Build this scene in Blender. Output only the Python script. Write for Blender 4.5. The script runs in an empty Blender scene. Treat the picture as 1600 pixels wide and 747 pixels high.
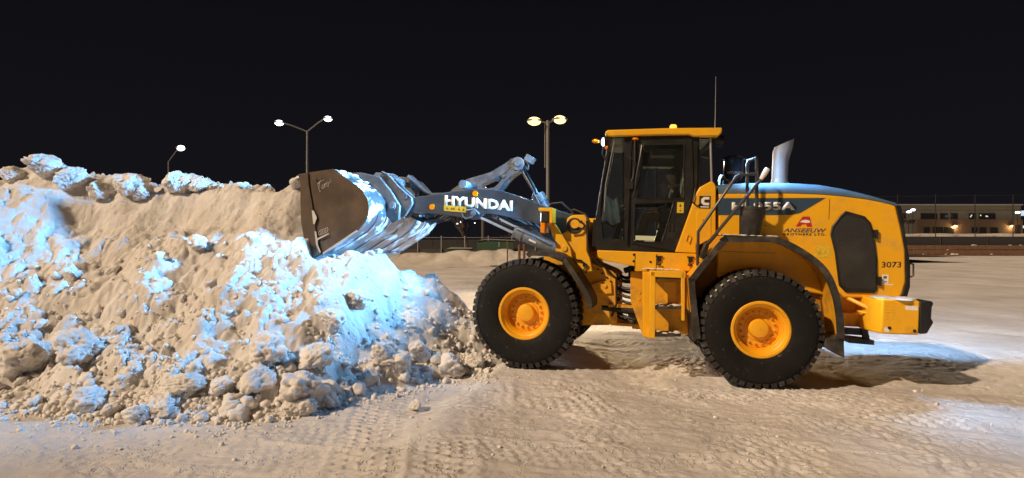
import bpy, bmesh, math, random
import numpy as np
from mathutils import Matrix, Vector, Euler

random.seed(7)
S = bpy.context.scene
COL = S.collection
R = math.radians

# ------------------------------------------------------------------ camera
cd = bpy.data.cameras.new('camera')
cam = bpy.data.objects.new('camera', cd)
COL.objects.link(cam)
cam.location = (0, 0, 2.10)
cam.rotation_euler = (R(90), 0, 0)
cd.sensor_width = 36.0
cd.lens = 20.25
cd.clip_start = 0.1
cd.clip_end = 3000
S.camera = cam

# ------------------------------------------------------------------ night sky
W = bpy.data.worlds.new('World')
S.world = W
W.use_nodes = True
wn, wl = W.node_tree.nodes, W.node_tree.links
bg = wn['Background']
tc = wn.new('ShaderNodeTexCoord')
sx = wn.new('ShaderNodeSeparateXYZ')
wl.new(tc.outputs['Generated'], sx.inputs[0])
wr = wn.new('ShaderNodeValToRGB')            # city glow thins out with elevation
wr.color_ramp.elements[0].position = 0.0
wr.color_ramp.elements[0].color = (0.0075, 0.0070, 0.0098, 1)
wr.color_ramp.elements[1].position = 0.45
wr.color_ramp.elements[1].color = (0.0040, 0.0037, 0.0054, 1)
wl.new(sx.outputs['Z'], wr.inputs[0])
wl.new(wr.outputs[0], bg.inputs[0])
bg.inputs[1].default_value = 1.0

# ------------------------------------------------------------------ the flood of sodium light over the lot
sd = bpy.data.lights.new('sodium_flood', 'SUN')
sun = bpy.data.objects.new('sodium_flood', sd)
COL.objects.link(sun)
sd.energy = 3.8
sd.angle = R(1.2)
sd.color = (1.0, 0.735, 0.485)
SUN_DIR = Vector((0.665, 0.42, -0.62))
sun.rotation_euler = SUN_DIR.to_track_quat('-Z', 'Y').to_euler()
sun.location = (-10, -10, 14)

S.cycles.volume_bounces = 0
S.view_settings.view_transform = 'Standard'
S.view_settings.look = 'None'
S.view_settings.exposure = 0.0
S.view_settings.gamma = 1.0
S.cycles.max_bounces = 6
S.cycles.transparent_max_bounces = 16
S.cycles.sample_clamp_indirect = 4.0

LED_COL = (0.19, 0.53, 1.0)
LED_FRONT = 4000
LED_REAR = 4200
LED_HEAD = 360
LED_FLOOD = 420
LED_FAR = 8000
# ------------------------------------------------------------------ materials
def new_mat(name):
    m = bpy.data.materials.new(name)
    m.use_nodes = True
    nt = m.node_tree
    return m, nt.nodes, nt.links, nt.nodes['Principled BSDF']

def mat(name, col, rough=0.5, metal=0.0, dirt=None, dirt_amt=0.0, scale=6.0, bump=0.0, bscale=40.0, var=0.0, spec=0.5, lo=0.45, hi=0.7):
    m, n, l, p = new_mat(name)
    p.inputs['Roughness'].default_value = rough
    p.inputs['Metallic'].default_value = metal
    p.inputs['Specular IOR Level'].default_value = spec
    tc = n.new('ShaderNodeTexCoord')
    base = n.new('ShaderNodeRGB'); base.outputs[0].default_value = (*col, 1)
    out = base.outputs[0]
    if var > 0:
        nz = n.new('ShaderNodeTexNoise'); nz.inputs['Scale'].default_value = scale * 0.35; nz.inputs['Detail'].default_value = 5
        l.new(tc.outputs['Object'], nz.inputs['Vector'])
        mr = n.new('ShaderNodeMapRange'); mr.inputs[1].default_value = 0.3; mr.inputs[2].default_value = 0.7
        mr.inputs[3].default_value = 1 - var; mr.inputs[4].default_value = 1 + var
        l.new(nz.outputs[0], mr.inputs[0])
        mx = n.new('ShaderNodeVectorMath'); mx.operation = 'SCALE'
        l.new(out, mx.inputs[0]); l.new(mr.outputs[0], mx.inputs['Scale'])
        out = mx.outputs[0]
    if dirt is not None:
        nz = n.new('ShaderNodeTexNoise'); nz.inputs['Scale'].default_value = scale; nz.inputs['Detail'].default_value = 8; nz.inputs['Roughness'].default_value = 0.65
        l.new(tc.outputs['Object'], nz.inputs['Vector'])
        mr = n.new('ShaderNodeMapRange'); mr.inputs[1].default_value = lo; mr.inputs[2].default_value = hi
        mr.inputs[3].default_value = 0; mr.inputs[4].default_value = dirt_amt
        l.new(nz.outputs[0], mr.inputs[0])
        mx = n.new('ShaderNodeMixRGB'); l.new(mr.outputs[0], mx.inputs[0]); l.new(out, mx.inputs[1]); mx.inputs[2].default_value = (*dirt, 1)
        out = mx.outputs[0]
        r2 = n.new('ShaderNodeMapRange'); r2.inputs[3].default_value = rough; r2.inputs[4].default_value = min(1, rough + 0.35)
        l.new(mr.outputs[0], r2.inputs[0]); l.new(r2.outputs[0], p.inputs['Roughness'])
        if metal > 0:
            r3 = n.new('ShaderNodeMapRange'); r3.inputs[3].default_value = metal; r3.inputs[4].default_value = 0
            l.new(mr.outputs[0], r3.inputs[0]); l.new(r3.outputs[0], p.inputs['Metallic'])
    l.new(out, p.inputs['Base Color'])
    if bump > 0:
        bz = n.new('ShaderNodeTexNoise'); bz.inputs['Scale'].default_value = bscale; bz.inputs['Detail'].default_value = 4
        l.new(tc.outputs['Object'], bz.inputs['Vector'])
        b = n.new('ShaderNodeBump'); b.inputs['Strength'].default_value = bump; b.inputs['Distance'].default_value = 0.02
        l.new(bz.outputs[0], b.inputs['Height']); l.new(b.outputs[0], p.inputs['Normal'])
    return m

def mat_snow(name, c1, c2, scale, bump, bscale=18.0, lo=0.38, hi=0.62, sss=0.0, pits=0.6):
    m, n, l, p = new_mat(name)
    p.inputs['Roughness'].default_value = 0.62
    p.inputs['Specular IOR Level'].default_value = 0.3
    if sss:
        p.inputs['Subsurface Weight'].default_value = sss; p.inputs['Subsurface Scale'].default_value = 0.08
        p.inputs['Subsurface Radius'].default_value = (1.0, 1.0, 1.0)
    g = n.new('ShaderNodeNewGeometry')
    nz = n.new('ShaderNodeTexNoise'); nz.inputs['Scale'].default_value = scale; nz.inputs['Detail'].default_value = 9; nz.inputs['Roughness'].default_value = 0.62
    l.new(g.outputs['Position'], nz.inputs['Vector'])
    mr = n.new('ShaderNodeMapRange'); mr.inputs[1].default_value = lo; mr.inputs[2].default_value = hi
    l.new(nz.outputs[0], mr.inputs[0])
    mx = n.new('ShaderNodeMixRGB'); l.new(mr.outputs[0], mx.inputs[0]); mx.inputs[1].default_value = (*c1, 1); mx.inputs[2].default_value = (*c2, 1)
    l.new(mx.outputs[0], p.inputs['Base Color'])
    # grain, then lumps, then scattered pits and nicks
    b1 = n.new('ShaderNodeTexNoise'); b1.inputs['Scale'].default_value = bscale; b1.inputs['Detail'].default_value = 8; b1.inputs['Roughness'].default_value = 0.72
    l.new(g.outputs['Position'], b1.inputs['Vector'])
    b2 = n.new('ShaderNodeTexNoise'); b2.inputs['Scale'].default_value = bscale*3.6; b2.inputs['Detail'].default_value = 5; b2.inputs['Roughness'].default_value = 0.6
    l.new(g.outputs['Position'], b2.inputs['Vector'])
    vo = n.new('ShaderNodeTexVoronoi'); vo.inputs['Scale'].default_value = bscale*1.15
    l.new(g.outputs['Position'], vo.inputs['Vector'])
    vr = n.new('ShaderNodeMapRange'); vr.inputs[1].default_value = 0.08; vr.inputs[2].default_value = 0.34; vr.inputs[3].default_value = 1.0; vr.inputs[4].default_value = 0.0
    l.new(vo.outputs['Distance'], vr.inputs[0])
    gz = n.new('ShaderNodeTexNoise'); gz.inputs['Scale'].default_value = bscale*0.13; gz.inputs['Detail'].default_value = 4
    l.new(g.outputs['Position'], gz.inputs['Vector'])
    gr = n.new('ShaderNodeMapRange'); gr.inputs[1].default_value = 0.48; gr.inputs[2].default_value = 0.66
    l.new(gz.outputs[0], gr.inputs[0])
    pm = n.new('ShaderNodeMath'); pm.operation = 'MULTIPLY'; l.new(vr.outputs[0], pm.inputs[0]); l.new(gr.outputs[0], pm.inputs[1])
    ba = n.new('ShaderNodeBump'); ba.inputs['Strength'].default_value = bump; ba.inputs['Distance'].default_value = 0.05
    bb = n.new('ShaderNodeBump'); bb.inputs['Strength'].default_value = min(1, bump*0.9); bb.inputs['Distance'].default_value = 0.014
    bc = n.new('ShaderNodeBump'); bc.inputs['Strength'].default_value = pits; bc.inputs['Distance'].default_value = 0.03; bc.invert = True
    l.new(b1.outputs[0], ba.inputs['Height']); l.new(b2.outputs[0], bb.inputs['Height']); l.new(pm.outputs[0], bc.inputs['Height'])
    l.new(ba.outputs[0], bb.inputs['Normal']); l.new(bb.outputs[0], bc.inputs['Normal']); l.new(bc.outputs[0], p.inputs['Normal'])
    return m

def mat_emit(name, col, strength):
    m, n, l, p = new_mat(name)
    p.inputs['Base Color'].default_value = (0.2, 0.2, 0.2, 1)
    p.inputs['Emission Color'].default_value = (*col, 1)
    p.inputs['Emission Strength'].default_value = strength
    return m

def mat_glass(name, tint, gloss=0.06):
    m, n, l, p = new_mat(name)
    out = n['Material Output']
    tr = n.new('ShaderNodeBsdfTransparent'); tr.inputs[0].default_value = (*tint, 1)
    gl = n.new('ShaderNodeBsdfGlossy'); gl.inputs['Roughness'].default_value = 0.04; gl.inputs[0].default_value = (0.9, 0.95, 0.95, 1)
    fr = n.new('ShaderNodeFresnel'); fr.inputs[0].default_value = 1.45
    ms = n.new('ShaderNodeMixShader')
    l.new(fr.outputs[0], ms.inputs[0]); l.new(tr.outputs[0], ms.inputs[1]); l.new(gl.outputs[0], ms.inputs[2])
    # a thin film of road dust on the pane
    df = n.new('ShaderNodeBsdfDiffuse'); df.inputs[0].default_value = (0.35, 0.36, 0.33, 1)
    m2 = n.new('ShaderNodeMixShader'); m2.inputs[0].default_value = gloss
    l.new(ms.outputs[0], m2.inputs[1]); l.new(df.outputs[0], m2.inputs[2])
    l.new(m2.outputs[0], out.inputs['Surface'])
    return m

M = {}
M['yellow'] = mat('yellow_paint', (0.88, 0.455, 0.012), 0.38, dirt=(0.46, 0.29, 0.11), dirt_amt=0.6, scale=3.6, bump=0.02, bscale=60, var=0.05, lo=0.5, hi=0.8)
M['yellow_dirty'] = mat('yellow_paint_dirty', (0.82, 0.41, 0.015), 0.5, dirt=(0.22, 0.14, 0.07), dirt_amt=0.75, scale=5.0, bump=0.05, bscale=50, var=0.08, lo=0.46, hi=0.72)
M['rim'] = mat('rim_paint', (0.88, 0.43, 0.012), 0.42, dirt=(0.40, 0.24, 0.09), dirt_amt=0.4, scale=9.0, var=0.05, lo=0.5, hi=0.78)
M['boom'] = mat('boom_grey_paint', (0.030, 0.042, 0.055), 0.42, dirt=(0.075, 0.078, 0.08), dirt_amt=0.6, scale=5.0, var=0.1)
M['link'] = mat('linkage_grey_paint', (0.13, 0.15, 0.17), 0.38, dirt=(0.32, 0.32, 0.32), dirt_amt=0.7, scale=7.0, var=0.15)
M['chrome'] = mat('chromed_rod', (0.75, 0.75, 0.75), 0.16, metal=1.0)
M['hoodgrey'] = mat('hood_slate_paint', (0.075, 0.135, 0.20), 0.45, dirt=(0.16, 0.17, 0.19), dirt_amt=0.4, scale=4.0, var=0.06)
M['decal'] = mat('slate_decal_film', (0.035, 0.07, 0.115), 0.4)
M['black'] = mat('black_plastic', (0.009, 0.009, 0.010), 0.45, dirt=(0.03, 0.028, 0.026), dirt_amt=0.5, scale=8.0)
M['cabblack'] = mat('cab_black_paint', (0.011, 0.0115, 0.011), 0.4, dirt=(0.026, 0.025, 0.022), dirt_amt=0.6, scale=4.0)
M['fender_rubber'] = mat('fender_edge_rubber', (0.02, 0.019, 0.018), 0.6, dirt=(0.12, 0.10, 0.08), dirt_amt=0.7, scale=7.0)
M['hose'] = mat('hose_rubber', (0.012, 0.012, 0.012), 0.55)
M['tyre'] = mat('tyre_rubber', (0.007, 0.007, 0.0075), 0.75, dirt=(0.20, 0.195, 0.19), dirt_amt=0.85, scale=13.0, bump=0.08, bscale=35, lo=0.62, hi=0.74, spec=0.3, var=0.4)
M['arch'] = mat('arch_shaded_paint', (0.36, 0.18, 0.015), 0.6, dirt=(0.07, 0.05, 0.03), dirt_amt=0.9, scale=3.0, bump=0.08, bscale=30, lo=0.4, hi=0.7)  # shade under the fender, put into the inner panel's paint colour
M['lug'] = mat('lug_dusted', (0.02, 0.02, 0.02), 0.8, dirt=(0.20, 0.195, 0.19), dirt_amt=0.65, scale=6.0, lo=0.53, hi=0.72)
M['tread'] = mat('tread_groove_snow', (0.02, 0.02, 0.02), 0.8, dirt=(0.62, 0.60, 0.57), dirt_amt=0.95, scale=9.0, lo=0.38, hi=0.5)
M['bucket_side'] = mat('bucket_worn_brown', (0.062, 0.035, 0.017), 0.5, dirt=(0.15, 0.095, 0.05), dirt_amt=0.75, scale=2.6, bump=0.08, bscale=30, var=0.25, lo=0.42, hi=0.75)
M['bucket_shell'] = mat('bucket_steel', (0.26, 0.28, 0.31), 0.3, metal=0.85, dirt=(0.74, 0.75, 0.77), dirt_amt=1.0, scale=3.2, bump=0.1, bscale=25, lo=0.5, hi=0.58)
M['bracket'] = mat('bracket_grey', (0.085, 0.085, 0.085), 0.4, dirt=(0.24, 0.23, 0.22), dirt_amt=0.6, scale=5.0, var=0.15)
M['edge_snow'] = mat('packed_snow', (0.62, 0.60, 0.57), 0.7)
M['white'] = mat('white_vinyl', (0.85, 0.84, 0.82), 0.45, dirt=(0.6, 0.57, 0.53), dirt_amt=0.4, scale=25.0)
M['red'] = mat('red_vinyl', (0.5, 0.02, 0.03), 0.45)
M['navy'] = mat('grey_navy_vinyl', (0.10, 0.10, 0.13), 0.45)
M['ink'] = mat('dark_vinyl', (0.045, 0.015, 0.02), 0.5)
M['label_yellow'] = mat('warning_label_yellow', (0.78, 0.56, 0.03), 0.5, dirt=(0.3, 0.22, 0.08), dirt_amt=0.6, scale=30.0)
M['label_green'] = mat('pale_green_label', (0.55, 0.66, 0.48), 0.6)
M['orange'] = mat('orange_reflector', (0.95, 0.28, 0.0), 0.25)
M['galv'] = mat('galvanised_steel', (0.34, 0.34, 0.35), 0.5, metal=0.4, dirt=(0.2, 0.2, 0.2), dirt_amt=0.4, scale=3.0)
M['stack'] = mat('exhaust_aluminised', (0.26, 0.27, 0.29), 0.5, metal=0.2, dirt=(0.15, 0.15, 0.16), dirt_amt=0.4, scale=6.0)
M['rail'] = mat('rail_dark_steel', (0.045, 0.045, 0.047), 0.38)
M['wood'] = mat('timber_brown', (0.13, 0.070, 0.042), 0.8, dirt=(0.26, 0.15, 0.09), dirt_amt=0.6, scale=2.0, bump=0.1, bscale=12)
M['glass'] = mat_glass('cab_glass', (0.93, 0.97, 0.95), 0.025)
M['beacon'] = mat_emit('amber_beacon_lens', (1.0, 0.42, 0.02), 2.2)
M['led'] = mat_emit('white_led_lens', (0.85, 0.93, 1.0), 6.0)
M['led_street'] = mat_emit('street_led_lens', (0.90, 0.95, 1.0), 5.0)
M['sodium'] = mat_emit('sodium_lens', (1.0, 0.72, 0.26), 2.6)
M['warm_lamp'] = mat_emit('warm_wall_lamp', (1.0, 0.62, 0.22), 12.0)
M['seat'] = mat('seat_fabric', (0.03, 0.03, 0.033), 0.9)
M['jacket'] = mat('dark_jacket', (0.022, 0.024, 0.028), 0.85, bump=0.2, bscale=30)
M['khaki'] = mat('khaki_cloth', (0.22, 0.16, 0.08), 0.9, dirt=(0.1, 0.07, 0.04), dirt_amt=0.6, scale=14.0, bump=0.3, bscale=25)
M['skin'] = mat('skin', (0.48, 0.28, 0.19), 0.6)
M['hair'] = mat('hair', (0.03, 0.022, 0.016), 0.8)
M['cloth'] = mat('pale_blue_cloth', (0.55, 0.76, 0.95), 0.85, dirt=(0.7, 0.75, 0.8), dirt_amt=0.6, scale=6.0, bump=0.3, bscale=15)
M['pail'] = mat('black_pail_plastic', (0.018, 0.018, 0.018), 0.55, dirt=(0.09, 0.08, 0.07), dirt_amt=0.8, scale=6.0)
M['snow'] = mat_snow('pile_snow', (0.62, 0.585, 0.55), (0.73, 0.725, 0.72), 1.1, 0.52, 17.0, sss=0.55, pits=0.35)
M['clod'] = mat_snow('clod_snow', (0.66, 0.625, 0.59), (0.78, 0.77, 0.76), 2.2, 0.42, 20.0, sss=0.55, pits=0.35)
M['crumb'] = mat('crumb_snow', (0.74, 0.72, 0.70), 0.7)
M['pole'] = mat('lamp_pole_paint', (0.20, 0.20, 0.205), 0.55)
M['ground'] = mat_snow('packed_dirty_snow', (0.52, 0.495, 0.485), (0.73, 0.715, 0.715), 0.42, 0.28, 26.0, 0.35, 0.66, pits=0.8)
M['farbank'] = mat_snow('bank_snow', (0.48, 0.44, 0.40), (0.62, 0.59, 0.55), 0.6, 0.6, 4.0)

# ------------------------------------------------------------------ mesh helpers
class MB:
    def __init__(s):
        s.v, s.f, s.m = [], [], []
    def add(s, vs, fs, m=0):
        o = len(s.v)
        s.v += [tuple(v) for v in vs]
        s.f += [tuple(i + o for i in f) for f in fs]
        s.m += [m] * len(fs)
    def box(s, a, b, m=0):
        x0, y0, z0 = a; x1, y1, z1 = b
        s.add([(x0,y0,z0),(x1,y0,z0),(x1,y1,z0),(x0,y1,z0),(x0,y0,z1),(x1,y0,z1),(x1,y1,z1),(x0,y1,z1)],
              [(0,3,2,1),(4,5,6,7),(0,1,5,4),(1,2,6,5),(2,3,7,6),(3,0,4,7)], m)
    def obox(s, c, half, rot, m=0):
        vs = []
        for dz in (-1, 1):
            for dx, dy in ((-1,-1),(1,-1),(1,1),(-1,1)):
                vs.append(Vector(c) + rot @ Vector((dx*half[0], dy*half[1], dz*half[2])))
        s.add(vs, [(0,3,2,1),(4,5,6,7),(0,1,5,4),(1,2,6,5),(2,3,7,6),(3,0,4,7)], m)
    def prism(s, poly, y0, y1, m=0):          # outline in (x, z), thickness along y
        n = len(poly)
        ar = sum(poly[i][0]*poly[(i+1)%n][1]-poly[(i+1)%n][0]*poly[i][1] for i in range(n))
        if ar < 0: poly = poly[::-1]
        vs = [(x, y0, z) for x, z in poly] + [(x, y1, z) for x, z in poly]
        fs = [tuple(range(n)), tuple(range(2*n-1, n-1, -1))]
        fs += [(i, i+n, (i+1)%n+n, (i+1)%n) for i in range(n)]
        s.add(vs, fs, m)
    def strip(s, path, t, y0, y1, m=0):       # a bent plate of thickness t following path in (x, z)
        p = [Vector(q) for q in path]; n = len(p)
        nor = []
        for i in range(n):
            d = (p[min(i+1, n-1)] - p[max(i-1, 0)]).normalized()
            nor.append(Vector((-d.y, d.x)))
        a = [tuple(p[i]) for i in range(n)]; b = [tuple(p[i] - nor[i]*t) for i in range(n)]
        vs = []
        for i in range(n):
            vs += [(a[i][0], y0, a[i][1]), (b[i][0], y0, b[i][1]), (b[i][0], y1, b[i][1]), (a[i][0], y1, a[i][1])]
        fs = []
        for i in range(n-1):
            for k in range(4):
                fs.append((4*i+k, 4*i+(k+1)%4, 4*i+4+(k+1)%4, 4*i+4+k))
        fs += [(3,2,1,0), (4*n-4, 4*n-3, 4*n-2, 4*n-1)]
        s.add(vs, fs, m)
    def tube(s, path, r, n=10, m=0, cap=True):
        p = [Vector(q) for q in path]; k = len(p)
        rr = r if isinstance(r, (list, tuple)) else [r]*k
        t0 = (p[1]-p[0]).normalized()
        up = Vector((0,0,1)) if abs(t0.z) < 0.9 else Vector((0,1,0))
        u = t0.cross(up).normalized()
        vs, fs = [], []
        for i in range(k):
            a = (p[i]-p[i-1]).normalized() if i > 0 else t0
            b = (p[i+1]-p[i]).normalized() if i < k-1 else a
            t = (a+b).normalized() if (a+b).length > 1e-6 else a
            u = (u - t*u.dot(t)).normalized()
            w = t.cross(u)
            for j in range(n):
                an = 2*math.pi*j/n
                vs.append(p[i] + (u*math.cos(an) + w*math.sin(an))*rr[i])
        for i in range(k-1):
            for j in range(n):
                fs.append((i*n+j, i*n+(j+1)%n, (i+1)*n+(j+1)%n, (i+1)*n+j))
        if cap:
            fs += [tuple(range(n-1, -1, -1)), tuple((k-1)*n+j for j in range(n))]
        s.add(vs, fs, m)
    def lathe(s, prof, c, axis='y', n=32, m=0, mats=None):   # prof of (radius, height along axis)
        vs, fs = [], []
        for r, h in prof:
            for j in range(n):
                a = 2*math.pi*j/n
                q = (r*math.cos(a), h, r*math.sin(a)) if axis == 'y' else ((r*math.cos(a), r*math.sin(a), h) if axis == 'z' else (h, r*math.cos(a), r*math.sin(a)))
                vs.append((c[0]+q[0], c[1]+q[1], c[2]+q[2]))
        o = len(s.f)
        for i in range(len(prof)-1):
            for j in range(n):
                f = (i*n+j, i*n+(j+1)%n, (i+1)*n+(j+1)%n, (i+1)*n+j)
                fs.append(f)
        s.add(vs, fs, m)
        if mats:
            for i in range(len(prof)-1):
                for j in range(n): s.m[o+i*n+j] = mats[i]
    def disc(s, r, c, y0, y1, n=20, m=0):
        s.lathe([(0.0005, y0), (r, y0), (r, y1), (0.0005, y1)], (c[0], 0, c[1]), 'y', n, m)
    def ball(s, c, r, n=10, m=0):
        rx, ry, rz = r if isinstance(r, (tuple, list)) else (r, r, r)
        vs, fs = [], []
        for i in range(n+1):
            th = math.pi*(0.01+0.98*i/n)
            for j in range(2*n):
                a = math.pi*j/n
                vs.append((c[0]+rx*math.sin(th)*math.cos(a), c[1]+ry*math.sin(th)*math.sin(a), c[2]+rz*math.cos(th)))
        for i in range(n):
            for j in range(2*n):
                fs.append((i*2*n+j, (i+1)*2*n+j, (i+1)*2*n+(j+1)%(2*n), i*2*n+(j+1)%(2*n)))
        s.add(vs, fs, m)
    def mesh(s, name, mats, smooth=35):
        me = bpy.data.meshes.new(name)
        me.from_pydata(s.v, [], s.f)
        for mm in (mats if isinstance(mats, (list, tuple)) else [mats]): me.materials.append(mm)
        me.polygons.foreach_set('material_index', s.m)
        bm = bmesh.new(); bm.from_mesh(me)
        bmesh.ops.recalc_face_normals(bm, faces=bm.faces)
        bm.to_mesh(me); bm.free()
        if smooth:
            me.polygons.foreach_set('use_smooth', [True]*len(me.polygons))
            me.set_sharp_from_angle(angle=R(smooth))
        me.update()
        return me
    def build(s, name, mats, parent=None, front=False, bevel=0.0, smooth=35, seg=2):
        o = bpy.data.objects.new(name, s.mesh(name, mats, smooth))
        COL.objects.link(o)
        if parent is not None:
            o.parent = parent
        if front: o.matrix_basis = FM
        if bevel:
            b = o.modifiers.new('bevel', 'BEVEL'); b.width = bevel; b.segments = seg; b.limit_method = 'ANGLE'; b.angle_limit = R(40)
            b.harden_normals = False
        return o

def smooth_path(p, k=5):
    """Catmull-Rom through the points"""
    out = []
    for i in range(len(p)-1):
        a, b, c, d = (np.array(p[max(i-1, 0)]), np.array(p[i]), np.array(p[i+1]), np.array(p[min(i+2, len(p)-1)]))
        for j in range(k):
            t = j/k
            out.append(tuple(0.5*((2*b)+(c-a)*t+(2*a-5*b+4*c-d)*t*t+(3*b-a-3*c+d)*t**3)))
    return out + [tuple(p[-1])]

def tag(o, label=None, cat=None, group=None, kind=None):
    if label: o['label'] = label
    if cat: o['category'] = cat
    if group: o['group'] = group
    if kind: o['kind'] = kind
    return o

def empty(name, loc=(0,0,0), rot=(0,0,0)):
    o = bpy.data.objects.new(name, None); COL.objects.link(o)
    o.location = loc; o.rotation_euler = rot
    o.empty_display_size = 0.3
    return o

def curve_mesh(cu, name):
    o = bpy.data.objects.new('tmp', cu); COL.objects.link(o)
    dg = bpy.context.evaluated_depsgraph_get()
    me = bpy.data.meshes.new_from_object(o.evaluated_get(dg))
    bpy.data.objects.remove(o); bpy.data.curves.remove(cu)
    me.name = name
    return me

def plate_with_holes(name, outer, holes, y0, y1, material, parent, front=False, bevel=0.0):
    cu = bpy.data.curves.new('tmp', 'CURVE'); cu.dimensions = '2D'; cu.fill_mode = 'BOTH'; cu.extrude = abs(y1-y0)/2
    for pl in [outer]+holes:
        sp = cu.splines.new('POLY'); sp.points.add(len(pl)-1); sp.use_cyclic_u = True
        for i, q in enumerate(pl): sp.points[i].co = (q[0], q[1], 0, 1)
    me = curve_mesh(cu, name)
    ym = (y0+y1)/2
    me.transform(Matrix(((1,0,0,0),(0,0,-1,ym),(0,1,0,0),(0,0,0,1))))
    me.materials.clear(); me.materials.append(material)
    o = bpy.data.objects.new(name, me); COL.objects.link(o); o.parent = parent
    if front: o.matrix_basis = FM
    return o

def text_mesh(txt, bold=0.0, shear=0.0, space=1.0):
    cu = bpy.data.curves.new('tmp', 'FONT'); cu.body = txt; cu.size = 1.0; cu.offset = bold; cu.shear = shear
    cu.space_character = space; cu.extrude = 0.0; cu.resolution_u = 3
    return curve_mesh(cu, 'lettering')

def lettering(txt, p0, p1, height, y, material, parent, front=False, bold=0.0, shear=0.0, space=1.0, th=0.003, name='lettering'):
    """letters fitted between p0 and p1 (x, z of the baseline ends), standing on the plane y, read from -y"""
    me = text_mesh(txt, bold, shear, space)
    co = np.empty(len(me.vertices)*3); me.vertices.foreach_get('co', co); co = co.reshape(-1, 3)
    mn, mx = co.min(0), co.max(0)
    u = (co[:,0]-mn[0])/(mx[0]-mn[0]); v = (co[:,1]-mn[1])/(mx[1]-mn[1])
    out = np.stack([p0[0]+u*(p1[0]-p0[0]), np.full_like(u, y), p0[1]+u*(p1[1]-p0[1])+v*height], 1)
    me.vertices.foreach_set('co', out.ravel())
    bm = bmesh.new(); bm.from_mesh(me)
    r = bmesh.ops.extrude_face_region(bm, geom=bm.faces[:])
    vs = [e for e in r['geom'] if isinstance(e, bmesh.types.BMVert)]
    bmesh.ops.translate(bm, vec=(0, -th, 0), verts=vs)
    bmesh.ops.recalc_face_normals(bm, faces=bm.faces)
    bm.to_mesh(me); bm.free()
    me.materials.clear(); me.materials.append(material)
    o = bpy.data.objects.new(name, me); COL.objects.link(o); o.parent = parent
    if front: o.matrix_basis = FM
    return o

def grid_object(name, xs, ys, zfun, material, smooth=True):
    X, Y = np.meshgrid(xs, ys)
    Z = zfun(X, Y)
    nx, ny = len(xs), len(ys)
    me = bpy.data.meshes.new(name)
    me.vertices.add(nx*ny)
    me.vertices.foreach_set('co', np.stack([X, Y, Z], -1).ravel())
    idx = np.arange(nx*ny).reshape(ny, nx)
    q = np.stack([idx[:-1,:-1], idx[:-1,1:], idx[1:,1:], idx[1:,:-1]], -1).reshape(-1, 4)
    me.loops.add(q.size); me.loops.foreach_set('vertex_index', q.ravel())
    me.polygons.add(len(q)); me.polygons.foreach_set('loop_start', np.arange(len(q))*4)
    me.update(calc_edges=True)
    me.polygons.foreach_set('use_smooth', np.ones(len(q), bool))
    me.materials.append(material)
    o = bpy.data.objects.new(name, me); COL.objects.link(o)
    return o, Z
# ------------------------------------------------------------------ numpy noise
_rs = np.random.RandomState(11)
_perm = _rs.permutation(4096)
_grad = np.stack([np.cos(_rs.rand(4096)*6.2832), np.sin(_rs.rand(4096)*6.2832)], 1)
_ang = _rs.rand(4096)*6.2832
_grad = np.stack([np.cos(_ang), np.sin(_ang)], 1)
_rnd = _rs.rand(4096, 3)
def _h(i, j): return _perm[(_perm[i & 4095] + j) & 4095]
def perlin(x, y):
    i = np.floor(x).astype(int); j = np.floor(y).astype(int); fx = x-i; fy = y-j
    def g(a, b):
        q = _grad[_h(i+a, j+b)]
        return q[..., 0]*(fx-a) + q[..., 1]*(fy-b)
    u = fx**3*(fx*(fx*6-15)+10); v = fy**3*(fy*(fy*6-15)+10)
    return (g(0,0)*(1-u)+g(1,0)*u)*(1-v) + (g(0,1)*(1-u)+g(1,1)*u)*v
def fbm(x, y, oct=4, gain=0.5):
    s = 0; a = 1
    for k in range(oct):
        s = s + a*perlin(x*2**k+17.3*k, y*2**k-9.1*k); a *= gain
    return s
def clods(x, y, seed=0):
    """rounded clods: height of the tallest dome covering each point, dome radii and heights vary"""
    i = np.floor(x).astype(int); j = np.floor(y).astype(int)
    best = np.zeros_like(x)
    for a in (-1, 0, 1):
        for b in (-1, 0, 1):
            q = _rnd[_h(i+a+seed*131, j+b+seed*57)]
            dx = x-(i+a+q[..., 0]); dy = y-(j+b+q[..., 1])
            r = 0.35+0.55*q[..., 2]
            best = np.maximum(best, r*np.sqrt(np.maximum(0, 1-(dx*dx+dy*dy)/(r*r))))
    return best
def chunks(x, y, seed=0, tilt=0.9):
    """broken slabs: every cell its own height and tilt, cracks between"""
    i = np.floor(x).astype(int); j = np.floor(y).astype(int)
    f1 = np.full(x.shape, 9.0); f2 = np.full(x.shape, 9.0); hh = np.zeros(x.shape)
    for a in (-1, 0, 1):
        for b in (-1, 0, 1):
            k = _h(i+a+seed*131, j+b+seed*57); q = _rnd[k]; g = _grad[k]
            dx = x-(i+a+0.1+0.8*q[..., 0]); dy = y-(j+b+0.1+0.8*q[..., 1])
            d = np.hypot(dx, dy)
            m = d < f1
            f2 = np.where(m, f1, np.minimum(f2, d)); f1 = np.where(m, d, f1)
            hh = np.where(m, q[..., 2]+tilt*(g[..., 0]*dx+g[..., 1]*dy), hh)
    e = np.clip((f2-f1)/0.22, 0, 1)
    return np.clip(hh, -0.2, 1.2)*(0.25+0.75*e*(2-e))
def lerp(x, xs, ys): return np.interp(x, xs, ys)
def sstep(x, a, b):
    t = np.clip((x-a)/(b-a), 0, 1); return t*t*(3-2*t)

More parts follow.
